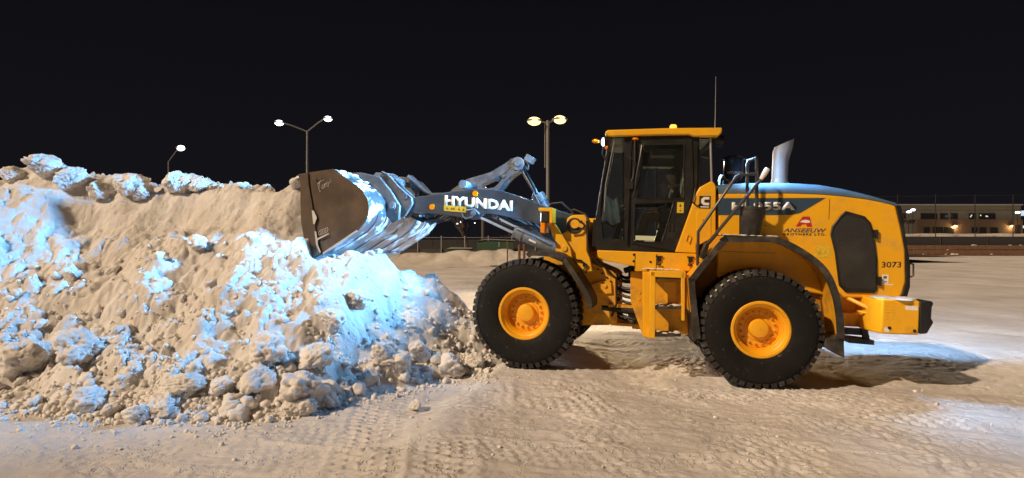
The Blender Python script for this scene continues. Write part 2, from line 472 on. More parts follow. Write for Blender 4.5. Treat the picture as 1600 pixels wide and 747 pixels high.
# ------------------------------------------------------------------ terrain shapes (metres; +y away from the camera)
def pile_base(X, Y):
    wob = 0.18*perlin(X*0.9+3.1, Y*0.9) + 0.10*perlin(X*2.3, Y*2.1+7)
    Xs = X - 0.287*np.maximum(Y-9.6, 0) + 0.5*wob
    toe = lerp(X, [-16,-9,-6,-4.2,-2.9,-2.45,-1.5,-1.05,-0.75,-0.3,0.3], [7.6,7.5,7.1,6.65,6.75,7.0,8.05,8.45,8.75,9.0,9.5]) + 0.9*wob
    d = Y - toe
    prof = lerp(d, [-1,-0.25,0.1,0.4,0.8,1.7,2.75,3.15,3.55,4.2,6,10], [-0.4,-0.06,0.05,0.22,0.50,1.22,2.02,2.30,2.95,3.22,3.15,0.6])
    prof = np.where(d > 4.2, np.maximum(prof, 3.0-0.35*(d-5)), prof)
    cap = lerp(Xs, [-16,-9.5,-8.2,-7.6,-6.4,-5.4,-4.6,-4.0,-3.62,-3.34,-2.9,-2.3,-1.6,-1.1,-0.65,-0.2,0.3], [3.45,3.45,3.4,3.15,3.2,3.05,2.98,3.2,2.95,1.72,1.78,1.84,1.62,1.32,0.85,0.3,-0.3])
    cap = cap - np.where(Xs > -3.45, 0.75*np.maximum(0, Y-9.9-0.2*wob), 0)
    z = np.minimum(prof, cap)
    prof = prof - 1.7*np.maximum(0, Y-11.0-wob)*sstep(X, -6.0, -4.4)
    k = 0.12
    h = np.clip(0.5+0.5*(cap-prof)/k, 0, 1)
    z = cap*(1-h)+prof*h - k*h*(1-h)
    # the nearer shoulder on the far left
    z = z + 0.62*np.exp(-((X+9.0)/0.85)**2-((Y-9.0)/0.8)**2)
    z = z + 0.80*np.exp(-np.abs((X+8.9+0.8*wob)/0.85)**3-np.abs((Y-10.5)/0.9)**3)
    return z, d, cap

def pile_h(X, Y):
    z, d, cap = pile_base(X, Y)
    up = sstep(z, -0.05, 0.35)
    wall = sstep(d, 2.7, 3.05)*(1-sstep(d, 3.5, 4.0))*sstep(-X, 3.3, 3.7)
    soft = sstep(X, -3.0, -2.0)*sstep(Y, 8.2, 8.9)            # fresh loose snow under the bucket
    rough = (1-0.62*wall)*(1-0.55*soft)
    YY = Y + 0.95*np.clip(z, 0, 4)          # measured along the slope, so lumps do not stretch
    wx, wy = 0.12*perlin(X*2.2, YY*2.2), 0.12*perlin(X*2.2+40, YY*2.2)
    big = 0.55*clods((X+wx)*1.15, (YY+wy)*1.15+4.2, 1) + 0.45*chunks((X+wx)*1.5, (YY+wy)*1.5+2, 11)
    mid = 0.45*clods((X+wx)*3.1, (YY+wy)*3.1+1.7, 2) + 0.6*chunks((X+wx)*3.6, (YY+wy)*3.6, 12)
    w2 = 0.03*perlin(X*9, YY*9)
    fin = 0.5*clods((X+w2)*7.5, (YY-w2)*7.5+2.2, 3) + 0.6*chunks((X+w2)*8.5, (YY-w2)*8.5, 13, 1.3)
    fin2 = clods(X*16.0, YY*16.0, 4)
    patch = sstep(fbm(X*0.8+5, YY*0.8, 3), -0.15, 0.25)
    low = sstep(1.9-z, 0.2, 1.2)
    z = z + up*(0.26*fbm(X*1.3, Y*1.3, 4) - 0.05)*(1-0.6*wall)
    z = z + up*rough*((0.14*low+0.12)*(big-0.3) + 0.13*(mid-0.25) + (0.022+0.045*patch)*(fin-0.2) + 0.028*(0.5+0.5*patch)*fin2)
    z = z + up*0.024*fbm(X*7, YY*7, 4) + up*wall*(0.03*(chunks(X*5.3+9, YY*5.0, 5)-0.2)*sstep(fbm(X*1.4, Y*0.9+4, 2), -0.1, 0.3) + 0.010*perlin(X*1.2, YY*16))
    z = z - 0.07*wall*np.abs(perlin(X*1.9+0.8*perlin(YY*1.5, X), YY*0.8))
    return z

def along(path, X, Y):
    """distance along a polyline and signed distance across it"""
    best = np.full(X.shape, 1e9); S_ = np.zeros(X.shape); Wd = np.zeros(X.shape); acc = 0
    for (x0, y0), (x1, y1) in zip(path[:-1], path[1:]):
        dx, dy = x1-x0, y1-y0; L = math.hypot(dx, dy)
        t = np.clip(((X-x0)*dx+(Y-y0)*dy)/(L*L), 0, 1)
        ex, ey = X-(x0+t*dx), Y-(y0+t*dy)
        dist = np.hypot(ex, ey); s = np.sign(dx*(Y-y0)-dy*(X-x0))
        m = dist < best
        best = np.where(m, dist, best); S_ = np.where(m, acc+t*L, S_); Wd = np.where(m, s*dist, Wd)
        acc += L
    return S_, Wd

TRACKS = [([(-1.75,8.4),(-1.5,6.4),(-1.25,4.4)], 0.33, 0.135, 0.026),
          ([(-0.95,8.3),(-0.75,6.4),(-0.55,4.4)], 0.28, 0.15, 0.014),
          ([(-0.3,8.15),(0.8,7.75),(2.2,7.5),(3.6,7.2),(5.2,6.6),(7,5.8)], 0.30, 0.16, 0.022),
          ([(0.2,7.5),(1.2,7.1),(2.6,6.75),(4.2,6.2),(6,5.3)], 0.30, 0.16, 0.018),
          ([(1.9,7.9),(4.4,7.75),(6.2,7.2),(8.5,6.0)], 0.28, 0.15, 0.015),
          ([(1.2,6.0),(2.6,5.7),(4.4,5.0)], 0.28, 0.17, 0.014),
          ([(-0.2,6.6),(1.6,6.55),(3.4,6.9),(5.6,7.3),(8,7.4)], 0.27, 0.12, 0.009),
          ([(0.9,8.0),(2.4,7.1),(3.6,6.2),(4.4,5.0)], 0.26, 0.13, 0.009),
          ([(-0.1,7.2),(0.9,6.2),(1.7,5.0)], 0.30, 0.12, 0.008),
          ([(3.2,7.75),(5.0,7.0),(6.6,6.0),(7.6,5.0)], 0.30, 0.13, 0.010),
          ([(2.2,5.35),(4.0,5.6),(6.0,6.4),(8.0,6.7)], 0.26, 0.12, 0.008),
          ([(-2.4,6.3),(-0.2,5.7),(2.5,5.1)], 0.30, 0.13, 0.008),
          ([(-6,5.9),(-3.5,5.85),(-1.5,5.3)], 0.30, 0.14, 0.006),
          ([(0.6,10.4),(3,9.8),(6.5,9.9),(9,10.6)], 0.32, 0.16, 0.016),
          ([(0.4,11.6),(3,11.6),(7,12.2)], 0.32, 0.16, 0.014)]

def ground_h(X, Y):
    near = 1-sstep(np.hypot(X, Y-8), 14, 30)
    z = 0.045*fbm(X*0.35, Y*0.45, 3) + near*(0.020*fbm(X*2.2, Y*2.6, 4) + 0.007*fbm(X*8, Y*9, 3))
    z = z + (1-near)*0.10*perlin(X*0.08, Y*0.16)
    crumb = clods(X*9, Y*9, 6)
    z = z + near*0.014*crumb*sstep(fbm(X*0.9+2, Y*1.1, 3), 0.0, 0.5)
    z = z + near*0.010*(chunks(X*13+perlin(X*4, Y*4), Y*13, 21)-0.3)*sstep(fbm(X*1.3+7, Y*1.6+3, 3), -0.15, 0.35)
    z = z - near*0.012*sstep(np.abs(perlin(X*1.1+5, Y*2.6)), 0.03, 0.0)*sstep(perlin(X*0.6, Y*0.7+9), 0.0, 0.25)
    for path, hw, pitch, dep in TRACKS:
        s, w = along(path, X, Y)
        wj = w + 0.03*perlin(X*3, Y*3)
        inside = 1-sstep(np.abs(wj), hw*0.86, hw)
        row = np.floor((wj/hw+1)*2.5)
        ph = s/pitch + 0.5*(row % 2) + 0.25*np.abs(wj)/hw + 0.12*perlin(X*2, Y*2)
        lug = sstep(np.abs(((ph % 1)-0.5)*2), 0.35, 0.6)
        gap = sstep(np.abs((((wj/hw+1)*2.5) % 1)-0.5)*2, 0.72, 0.92)
        worn = sstep(fbm(X*0.8+9, Y*0.8, 3), -0.35, 0.3)
        z = z - dep*0.5*inside*sstep(np.abs(X), 0, 0.1) + dep*inside*worn*np.maximum(lug, gap*0.8)
        z = z + 0.012*np.exp(-((np.abs(wj)-hw-0.05)/0.05)**2)*worn
    # hard ruts swept lengthwise behind the machine
    z = z + 0.02*perlin(X*0.5, Y*5.0)*sstep(Y, 8.8, 9.6)*(1-sstep(Y, 14, 20))
    z = z + 0.012*np.exp(-(((Y-10.6-0.1*X)/0.10)**2))*sstep(X, 0, 1)*(1-sstep(X, 5, 6))
    # the front wheels stand on a packed ramp of snow, the rear ones have sunk a little
    z = z + 0.115*np.exp(-((X-0.45)/1.25)**4-((Y-10.1)/2.2)**4)
    z = z + 0.02*np.exp(-((X-3.5)/0.7)**2-((Y-8.35)/0.4)**2)
    return z
# traced dimensions of the machine (x to the tail, z up; metres)
T = {
 'bucket_side': [(-3.992, 2.928), (-3.796, 2.962), (-3.338, 3.021), (-3.189, 2.932), (-2.894, 2.756), (-2.762, 2.657), (-2.672, 2.52), (-2.645, 2.407), (-2.654, 2.281), (-2.687, 2.179), (-2.831, 2.011), (-3.145, 1.809), (-3.474, 1.603), (-3.723, 1.489), (-3.738, 1.618), (-3.827, 1.822), (-3.899, 2.107), (-3.929, 2.497), (-3.94, 2.758)],
 'side_cutter': [(-3.992, 2.928), (-3.796, 2.955), (-3.773, 2.76), (-3.694, 2.424), (-3.597, 1.934), (-3.489, 1.608), (-3.723, 1.489), (-3.738, 1.618), (-3.827, 1.822), (-3.899, 2.107), (-3.929, 2.497), (-3.94, 2.758)],
 'shell': [(-3.992, 2.928), (-3.796, 2.962), (-3.338, 3.021), (-3.189, 2.932), (-2.894, 2.756), (-2.762, 2.657), (-2.672, 2.52), (-2.645, 2.407), (-2.654, 2.281), (-2.687, 2.179), (-2.831, 2.011), (-3.145, 1.809), (-3.474, 1.603), (-3.723, 1.489)],
 'seam_a': [(-3.69, 2.32), (-3.654, 2.321), (-3.587, 2.206), (-3.627, 2.089), (-3.652, 2.101)],
 'seam_b': [(-3.623, 1.972), (-3.593, 1.973), (-3.568, 1.858), (-3.355, 1.955), (-3.349, 1.935), (-3.558, 1.832), (-3.548, 1.742), (-3.484, 1.629), (-3.514, 1.622), (-3.584, 1.754)],
 'seam_c': [(-3.475, 1.621), (-2.851, 2.02), (-2.831, 2.006), (-3.459, 1.599)],
 'scrib': [(-3.622, 2.723), (-3.359, 2.79)],
 'wordp': [(-3.555, 1.91), (-3.4, 1.972)],
 'hinge_a': [(-3.322, 3.03), (-3.169, 3.034), (-2.818, 2.965), (-2.601, 2.739), (-2.476, 2.568), (-2.399, 2.463), (-2.413, 2.223), (-2.534, 2.16), (-2.658, 2.296), (-2.694, 2.456), (-2.789, 2.589), (-2.975, 2.721), (-3.16, 2.787)],
 'hinge_b': [(-2.817, 3.058), (-2.704, 3.018), (-2.462, 2.785), (-2.225, 2.606), (-2.215, 2.499), (-2.34, 2.295), (-2.442, 2.263), (-2.47, 2.454), (-2.66, 2.674), (-2.663, 2.747), (-2.865, 2.976)],
 'boss': [(-2.535, 2.459)],
 'boss2': [(-2.362, 2.636)],
 'hinge_c': [(-3.213, 3.029), (-3.148, 3.096), (-3.015, 3.088), (-2.799, 3.074), (-2.682, 3.009), (-2.577, 2.846), (-2.703, 2.703), (-3.009, 2.946)],
 'hinge_d': [(-3.266, 3.039), (-3.201, 3.107), (-3.065, 3.098), (-2.848, 3.085), (-2.729, 3.019), (-2.624, 2.854), (-2.75, 2.71), (-3.06, 2.955)],
 'boom': [(-2.243, 2.62), (-1.978, 2.657), (-1.705, 2.706), (-1.401, 2.754), (-1.159, 2.779), (-0.953, 2.792), (-0.671, 2.774), (-0.446, 2.713), (-0.147, 2.612), (0.094, 2.523), (0.33, 2.455), (0.553, 2.398), (0.67, 2.319), (0.685, 2.186), (0.564, 2.089), (0.428, 2.095), (0.214, 2.161), (-0.111, 2.256), (-0.386, 2.301), (-0.666, 2.357), (-0.915, 2.383), (-1.002, 2.284), (-1.139, 2.27), (-1.255, 2.288), (-1.691, 2.343), (-1.99, 2.358), (-2.234, 2.374), (-2.555, 2.378), (-2.657, 2.443), (-2.636, 2.545), (-2.501, 2.593)],
 'boom_text': [(-1.637, 2.669), (-0.424, 2.595), (-0.451, 2.423)],
 'boom_label': [(-1.638, 2.403), (-1.239, 2.379), (-1.242, 2.479), (-1.642, 2.501)],
 'reflectors': [(-1.083, 2.705), (-1.862, 2.464)],
 'lift': [(-1.097, 2.379), (-0.367, 2.079), (0.354, 1.812)],
 'crank': [(-1.734, 2.758), (-1.736, 2.795), (-1.438, 2.998), (-1.0, 3.124), (-0.724, 3.284), (-0.626, 3.364), (-0.551, 3.38), (-0.463, 3.356), (-0.434, 3.247), (-0.468, 3.175), (-0.616, 3.077), (-0.737, 2.955), (-0.822, 2.832), (-0.986, 2.769), (-1.192, 2.729)],
 'crank_top': [(-0.503, 3.27), (-0.332, 3.371), (-1.424, 2.875)],
 'tilt': [(-0.479, 3.247), (-0.146, 2.711), (0.24, 2.119)],
 'linkrod': [(-2.637, 3.053), (-2.209, 2.713), (-1.666, 2.721)],
 'tower': [(0.497, 2.248), (0.515, 2.331), (0.575, 2.373), (0.647, 2.388), (0.789, 2.391), (0.822, 2.339), (0.841, 1.824), (0.895, 1.715), (0.943, 1.506), (0.732, 1.475), (0.466, 1.706), (0.338, 1.782), (0.352, 1.967), (0.456, 1.971), (0.451, 2.094), (0.554, 2.118), (0.51, 2.177)],
 'tower_pin': [(0.642, 2.242)],
 'lower': [(0.202, 1.793), (0.683, 1.73), (0.905, 1.626), (1.227, 1.509), (1.296, 1.451), (1.324, 0.696), (1.188, 0.644), (0.461, 0.588), (0.133, 0.753), (0.097, 1.704)],
 'lower_bits': [(1.101, 1.338)],
 'bracket': [(0.305, 2.006), (0.235, 2.225), (0.338, 2.228), (0.596, 1.856), (0.634, 1.658), (0.481, 1.671), (0.415, 1.809), (0.496, 1.832)],
 'bracket_top': [(0.104, 2.424), (0.102, 2.47), (0.329, 2.475), (0.338, 2.238), (0.286, 2.237), (0.28, 2.418)],
 'lampbox': [(0.14, 2.415), (0.28, 2.418), (0.286, 2.247), (0.152, 2.253)],
 'signal': [(0.131, 2.253), (0.209, 2.255), (0.21, 2.073), (0.137, 2.081)],
 'fenderF': [(0.003, 1.744), (0.094, 1.797), (0.44, 1.792), (0.579, 1.736), (0.628, 1.7), (0.83, 1.435), (1.011, 1.152), (1.036, 0.994)],
 'cab_base': [(-2.298, 2.608), (-2.343, 2.318), (-2.342, 1.871), (-2.306, 1.843), (-1.134, 1.861), (-0.85, 2.78), (-0.853, 2.857), (-1.832, 2.836), (-1.802, 2.011), (-2.224, 2.005), (-2.264, 2.301)],
 'cab_side_glass': [(-2.136, 3.6), (-1.956, 3.582), (-1.894, 2.027), (-2.225, 2.035), (-2.28, 2.449), (-2.265, 2.846)],
 'cab_outline': [(-2.185, 3.609), (-0.909, 3.619), (-0.85, 2.78), (-1.134, 1.861), (-2.311, 1.843), (-2.338, 1.911), (-2.343, 2.318), (-2.3, 2.607), (-2.274, 2.826)],
 'door': [(-1.836, 3.602), (-0.955, 3.609), (-0.906, 2.779), (-1.126, 1.875), (-1.8, 1.971)],
 'door_up': [(-1.659, 3.486), (-1.063, 3.501), (-1.042, 2.673), (-1.749, 2.666), (-1.675, 3.133)],
 'door_low': [(-1.765, 2.592), (-1.186, 2.617), (-1.338, 1.999), (-1.758, 1.997)],
 'rear_glass': [(-0.852, 3.58), (-0.676, 3.572), (-0.634, 2.939), (-0.807, 2.868)],
 'roof': [(-2.212, 3.693), (-2.258, 3.659), (-2.185, 3.597), (-1.442, 3.62), (-1.008, 3.63), (-0.948, 3.604), (-0.587, 3.607), (-0.535, 3.664), (-0.533, 3.74), (-1.352, 3.727)],
 'beacon': [(-1.262, 3.791), (-1.147, 3.846)],
 'antenna': [(-0.58, 3.809), (-0.595, 4.59)],
 'worklight': [(-2.261, 3.543), (-2.37, 3.532), (-2.219, 3.454)],
 'gauge': [(-1.671, 2.251)],
 'pillar_tube': [(-0.873, 3.487), (-0.854, 2.969), (-0.865, 2.776)],
 'wiper': [(-1.79, 3.615), (-1.783, 3.166), (-1.841, 2.901)],
 'label_door': [(-1.135, 2.617), (-1.036, 2.456)],
 'label_glass': [(-1.733, 2.092), (-1.449, 2.024)],
 'handle': [(-1.242, 2.187), (-1.169, 2.267)],
 'panel': [(-0.859, 2.775), (-0.816, 2.85), (-0.672, 2.937), (-0.626, 2.933), (-0.587, 2.867), (-0.561, 2.152), (-0.839, 1.989), (-0.834, 1.855), (-1.141, 1.862)],
 'panel_door': [(-0.848, 2.488), (-0.646, 2.493), (-0.632, 2.093), (-0.838, 1.96)],
 'logoC': [(-0.821, 2.718), (-0.659, 2.531)],
 'cabskirt': [(-2.305, 1.845), (-0.837, 1.851), (-0.832, 1.702), (-0.938, 1.583), (-1.726, 1.546), (-1.728, 1.624), (-2.178, 1.683), (-2.291, 1.737)],
 'skirt_line': [(-1.413, 1.812), (-1.404, 1.561)],
 'latch': [(-1.375, 1.766), (-0.919, 1.776)],
 'hood_top': [(-0.5, 2.91), (-0.425, 2.921), (-0.074, 2.948), (0.511, 2.964), (0.955, 2.941), (1.291, 2.885), (1.623, 2.803), (1.805, 2.746), (1.953, 2.707), (2.019, 2.671)],
 'hood_edge': [(-0.549, 2.768), (-0.476, 2.772), (-0.14, 2.782), (0.43, 2.797), (0.859, 2.793), (1.119, 2.778), (1.504, 2.736), (1.673, 2.704), (1.817, 2.671), (1.885, 2.641)],
 'hood_stripe': [(-0.546, 2.692), (0.957, 2.73)],
 'hood_rear': [(1.884, 2.65), (1.967, 2.329), (2.032, 2.019), (2.057, 1.571), (2.019, 1.396), (1.983, 1.33)],
 'hood_bottom': [(-0.507, 1.637), (1.225, 1.289), (1.983, 1.321)],
 'decal': [(-0.546, 2.692), (0.948, 2.733), (0.608, 2.503), (0.477, 2.471), (-0.537, 2.441)],
 'decal_text': [(-0.348, 2.513), (0.537, 2.539), (0.532, 2.665)],
 'grille': [(1.884, 2.659), (1.96, 2.643), (2.044, 2.156), (2.11, 1.81), (2.118, 1.497), (2.082, 1.335), (1.983, 1.33), (2.019, 1.396), (2.057, 1.571), (2.032, 2.019), (1.967, 2.329)],
 'grille_handle': [(2.098, 1.819), (2.129, 1.647)],
 'vent': [(1.219, 2.552), (1.476, 2.482), (1.558, 2.393), (1.615, 2.161), (1.662, 1.867), (1.678, 1.435), (1.643, 1.385), (1.262, 1.375), (1.166, 1.472), (1.094, 1.942), (1.025, 2.199), (1.041, 2.321), (1.147, 2.482)],
 'hinges': [(1.619, 2.23), (1.69, 1.562)],
 'num': [(1.728, 1.757), (1.982, 1.768), (1.979, 1.85)],
 'sticker': [(1.737, 1.656), (1.825, 1.532), (1.883, 1.544)],
 'alogo': [(0.557, 2.307), (0.782, 2.454)],
 'atext': [(0.388, 2.216), (0.973, 2.294)],
 'btext': [(0.391, 2.173), (0.975, 2.222)],
 'patch': [(0.832, 1.866), (1.034, 2.032)],
 'fenderR_out': [(-0.887, 0.649), (-0.995, 1.424), (-0.95, 1.558), (-0.576, 2.076), (-0.5, 2.115), (-0.168, 2.131), (0.172, 2.124), (0.506, 1.976), (0.809, 1.735), (0.967, 1.427), (1.044, 1.084), (1.071, 0.777)],
 'flapR': [(0.837, 0.762), (1.07, 0.821), (1.089, 0.517), (0.833, 0.647)],
 'cw': [(1.563, 1.346), (2.025, 1.335), (2.038, 0.892), (1.967, 0.861), (1.581, 0.872)],
 'cw_corner': [(1.494, 1.342), (1.519, 0.883)],
 'cw_end': [(2.025, 1.335), (2.182, 1.344), (2.194, 1.31), (2.178, 1.26), (2.175, 1.113), (2.206, 1.061), (2.131, 0.907), (2.038, 0.892)],
 'rearframe': [(1.131, 1.068), (1.622, 1.087), (1.629, 0.882), (1.138, 0.871)],
 'rearstep': [(1.295, 0.843), (1.536, 0.858), (1.575, 0.73), (1.627, 0.714), (1.629, 0.659), (1.302, 0.665)],
 'lad_post': [(-1.532, 1.577), (-1.454, 1.581), (-1.423, 0.609), (-1.5, 0.614)],
 'lad_post2': [(-1.618, 1.554), (-1.51, 1.559), (-1.474, 0.566), (-1.579, 0.588)],
 'lad_right': [(-1.097, 1.597), (-1.044, 1.599), (-1.018, 0.893), (-1.062, 0.891)],
 'lad_steps': [(-1.46, 1.483), (-1.076, 1.501), (-1.444, 1.053), (-1.06, 1.075), (-1.429, 0.655), (-1.063, 0.679)],
 'lad_panel': [(-1.465, 1.506), (-1.021, 1.527), (-0.99, 0.672), (-1.434, 0.644)],
 'rail1': [(-0.863, 1.688), (-0.872, 2.175), (-0.384, 2.972), (-0.333, 2.999), (-0.127, 3.016)],
 'rail2': [(-0.177, 2.355), (-0.207, 3.167), (-0.183, 3.231), (-0.124, 3.25), (-0.108, 3.204), (-0.069, 2.14)],
 'shovel': [(-0.814, 1.848), (-0.767, 1.987), (-0.658, 2.118), (-0.055, 2.94), (0.032, 3.094)],
 'pail': [(-0.297, 2.551), (0.049, 2.537), (-0.316, 2.15), (-0.028, 2.151)],
 'precleaner': [(-0.371, 3.395), (-0.055, 3.399), (-0.351, 3.109), (-0.054, 3.114), (-0.212, 3.433), (-0.195, 2.979), (-0.395, 3.374)],
 'pre_text': [(-0.317, 3.119), (-0.088, 3.123), (-0.319, 3.155)],
 'blueloop': [(-0.422, 2.829), (-0.419, 3.01), (-0.382, 3.041), (-0.361, 2.991), (-0.366, 2.87)],
 'exhaust': [(0.382, 2.995), (0.667, 3.001), (0.409, 3.088), (0.646, 3.092), (0.392, 3.55), (0.634, 3.419), (0.721, 3.727), (0.645, 3.43)],
 'person': [(-1.091, 3.301), (-1.104, 3.101), (-1.11, 2.71), (-1.123, 2.52), (-1.507, 2.296), (-1.534, 1.923)],
 'seat': [(-1.224, 2.464), (-0.897, 2.474), (-0.924, 3.209)],
 'cloth': [(-2.282, 2.383), (-2.269, 2.589), (-2.091, 2.716), (-2.002, 2.473), (-1.933, 2.25), (-2.052, 2.185)],
 'hoodbase': [(-0.787, 1.428), (1.243, 1.285), (1.956, 1.314)],
 'midrear': [(-1.782, 1.529), (-1.489, 1.543), (-1.461, 0.786), (-1.56, 0.54), (-1.765, 1.069)],
}
CLODS = [
    (-8.72, 10.75, 0.287, 'rugged block of snow on the crest at the left end of the pile', None, 0.05),
    (-8.22, 10.75, 0.287, 'rounded blue white block against the right side of the rugged crest block', None, 0.25),
    (-9.32, 10.75, 0.191, 'tan lump of snow on the crest at the very left edge', None, 0.1),
    (-7.64, 10.75, 0.239, 'pale lump on the crest just right of the rugged crest block', None, 0.1),
    (-7.11, 10.75, 0.287, 'broad flat topped white lump on the middle of the crest', None, 0.1),
    (-6.9, 10.75, 0.191, 'white lump tucked below the broad flat topped crest lump', None, 0.1),
    (-6.27, 10.75, 0.263, 'pointed white block standing on the crest in front of the single arm street lamp', None, 0.0),
    (-6.19, 10.75, 0.239, 'pale block beneath the pointed block under the single arm street lamp', None, 0.1),
    (-5.85, 10.75, 0.167, 'small white block to the right of the pointed crest block', None, 0.05),
    (-3.81, 10.2, 0.147, 'tall white spike of snow on the crest touching the top corner of the bucket', None, 0.05),
    (-5.16, 9.44, 0.157, 'lone pale clod half way up the pile below the smooth cut face', None, 0.1),
    (-4.21, 9.28, 0.093, 'small clod stuck on the slope left of the bucket', None, 0.2),
    (-3.21, 7.5, 0.3, 'large rounded boulder of snow low on the pile below the bucket', None, 0.25),
    (-2.57, 7.52, 0.251, 'broad tan boulder right of the large rounded boulder on the lower pile', None, 0.3),
    (-2.61, 7.12, 0.348, 'large rough block at the foot of the pile beside the tread prints', None, 0.3),
    (-2.47, 6.9, 0.153, 'clod leaning against the front of the large rough block by the tread prints', None, 0.2),
    (-3.17, 7.14, 0.222, 'egg shaped boulder left of the large rough block at the pile foot', None, 0.25),
    (-3.55, 7.0, 0.156, 'round clod left of the egg shaped boulder', None, 0.2),
    (-3.97, 7.0, 0.202, 'pale clod in front of the slope between the two round boulders', None, 0.3),
    (-4.12, 6.76, 0.21, 'blue shaded clod in the foremost row at the pile foot', None, 0.3),
    (-4.28, 6.58, 0.175, 'foremost tan clod of the pile foot on the open lot', None, 0.25),
    (-4.74, 6.8, 0.113, 'small round tan clod left of the foremost tan clod', None, 0.2),
    (-5.12, 7.0, 0.202, 'large tan boulder at the left of the pile foot with a shaded underside', None, 0.3),
    (-3.58, 6.66, 0.074, 'flat scrap of snow right of the blue shaded clod', None, 0.3),
    (-1.19, 7.06, 0.086, 'lone small clod lying on the open lot right of the tread prints', None, 0.15),
    (-0.92, 8.7, 0.232, 'rounded clod just left of the front tyre', None, 0.25),
    (-0.58, 9.02, 0.16, 'clod touching the bottom of the front tyre', None, 0.25),
    (-1.4, 8.68, 0.193, 'clod above the twin clods near the front tyre', None, 0.25),
    (-1.63, 8.24, 0.22, 'tan clod second from the tread prints towards the front tyre', None, 0.25),
    (-1.96, 7.84, 0.148, 'round clod at the top end of the tread prints', None, 0.25),
    (-1.82, 8.18, 0.164, 'grey shaded clod on the right shoulder of the pile', None, 0.3),
    (-5.86, 7.76, 0.293, 'broad boulder with a shaded underside on the left slope', None, 0.35),
    (-6.64, 7.86, 0.314, 'pale boulder at the left edge on the lower slope', None, 0.35),
    (-2.54, 8.16, 0.218, 'pale hump on the slope below the bucket edge', None, 0.35),
    (-2.32, 8.7, 0.213, 'blue hump below the middle of the bucket', None, 0.35),
]
# ------------------------------------------------------------------ the lot
def axis(*segs):
    out = [segs[0][0]]
    for a, b, d in segs:
        n = max(1, int(round((b-a)/d)))
        out += list(np.linspace(a, b, n+1)[1:])
    return np.array(out)
def geo(a, b, n): return list(np.geomspace(a, b, n))

gx = np.concatenate([-np.array(geo(11, 900, 34))[::-1], axis((-10.8, -5.6, 0.06), (-5.6, 7.4, 0.0165), (7.4, 9.4, 0.03), (9.4, 14, 0.07)), np.array(geo(14.3, 900, 34))])
gy = np.concatenate([np.linspace(-60, 3.6, 16), axis((3.8, 4.9, 0.05), (4.9, 8.4, 0.0135), (8.4, 10.4, 0.022), (10.4, 13, 0.04), (13, 20, 0.1), (20, 40, 0.5)), np.array(geo(41, 1500, 40))])
ground, _ = grid_object('ground', gx, gy, ground_h, M['ground'])
tag(ground, 'packed dirty snow of the parking lot, printed with tyre tracks', kind='structure')

# ------------------------------------------------------------------ the plowed pile
px_ = axis((-13, -9.6, 0.06), (-9.6, -0.1, 0.018), (-0.1, 0.3, 0.04))
py_ = axis((6.0, 10.8, 0.019), (10.8, 15.5, 0.07))
def pile_z(X, Y):
    z = pile_h(X, Y)
    return np.maximum(z, -0.25)
pile, PZ = grid_object('snow_pile', px_, py_, pile_z, M['snow'])
tag(pile, 'tall heap of plowed snow with a steep cut face in front of the bucket', 'snow pile')
def pile_at(x, y):
    return float(pile_h(np.array([[x]]), np.array([[y]]))[0, 0])
def ground_at(x, y):
    return float(ground_h(np.array([[x]]), np.array([[y]]))[0, 0])
def surf_at(x, y): return max(pile_at(x, y) if -13 < x < 0.3 and 6 < y < 15.5 else -1, ground_at(x, y))

# lumps of snow: a handful of shapes, each lump an object
from mathutils import noise as mnoise
def clod_mesh(seed, sub, amp, flat=1.0):
    bm = bmesh.new()
    bmesh.ops.create_icosphere(bm, subdivisions=sub, radius=1.0)
    off = Vector((seed*7.3, seed*3.1, seed*5.7))
    fl = [(Vector((math.sin(seed*2.1+a*2.3), math.cos(seed*1.3+a*1.9), 0.7*math.sin(a*2+seed))).normalized(), 0.66+0.05*a) for a in range(4)]
    for v in bm.verts:
        c = v.co.copy()
        n1 = mnoise.noise(c*0.9+off); n2 = mnoise.noise(c*2.1+off*1.7); n3 = mnoise.noise(c*4.6+off*0.6); n4 = mnoise.noise(c*10+off)
        k = 1 + amp*(0.55*n1+0.42*n2-0.10)
        for d, lim in fl:                      # broken faces
            t = c.dot(d)
            if t*k > lim: k = lim/t
        k += amp*(0.22*n3 - 0.35*abs(n2*n3) + 0.14*n4)
        v.co = c*k
        v.co.z *= flat
    me = bpy.data.meshes.new('snow_clod')
    bm.to_mesh(me); bm.free()
    me.polygons.foreach_set('use_smooth', [True]*len(me.polygons))
    me.materials.append(M['clod'])
    return me
CM = [clod_mesh(i, 5, 0.62, 0.85) for i in range(5)]
CMS = [clod_mesh(20+i, 3, 0.7, 0.9) for i in range(5)]
rc = random.Random(5)
def clod(x, y, r, label, group=None, sink=0.25, name='snow_clod', small=False, sq=None, z=None):
    me = (CMS if small else CM)[rc.randrange(5)]
    o = bpy.data.objects.new(name, me); COL.objects.link(o)
    zz = surf_at(x, y) if z is None else z
    o.location = (x, y, zz + r*(0.85-sink*1.6))
    o.rotation_euler = (rc.uniform(-0.5, 0.5), rc.uniform(-0.5, 0.5), rc.uniform(0, 6.28))
    s = sq or (r*rc.uniform(0.95, 1.25), r*rc.uniform(0.85, 1.05), r*rc.uniform(0.75, 0.95))
    o.scale = s
    return tag(o, label, 'snow clod', group)
for a in CLODS: clod(*a)
G_TOE = 'clods of snow along the foot of the pile'
def zone(x):
    return ('at the far left end of the plowed pile' if x < -5.2 else 'left of the row of large boulders' if x < -4.3 else 'among the large boulders' if x < -2.9 else
            'above the tread prints' if x < -1.7 else 'beside the front tyre')
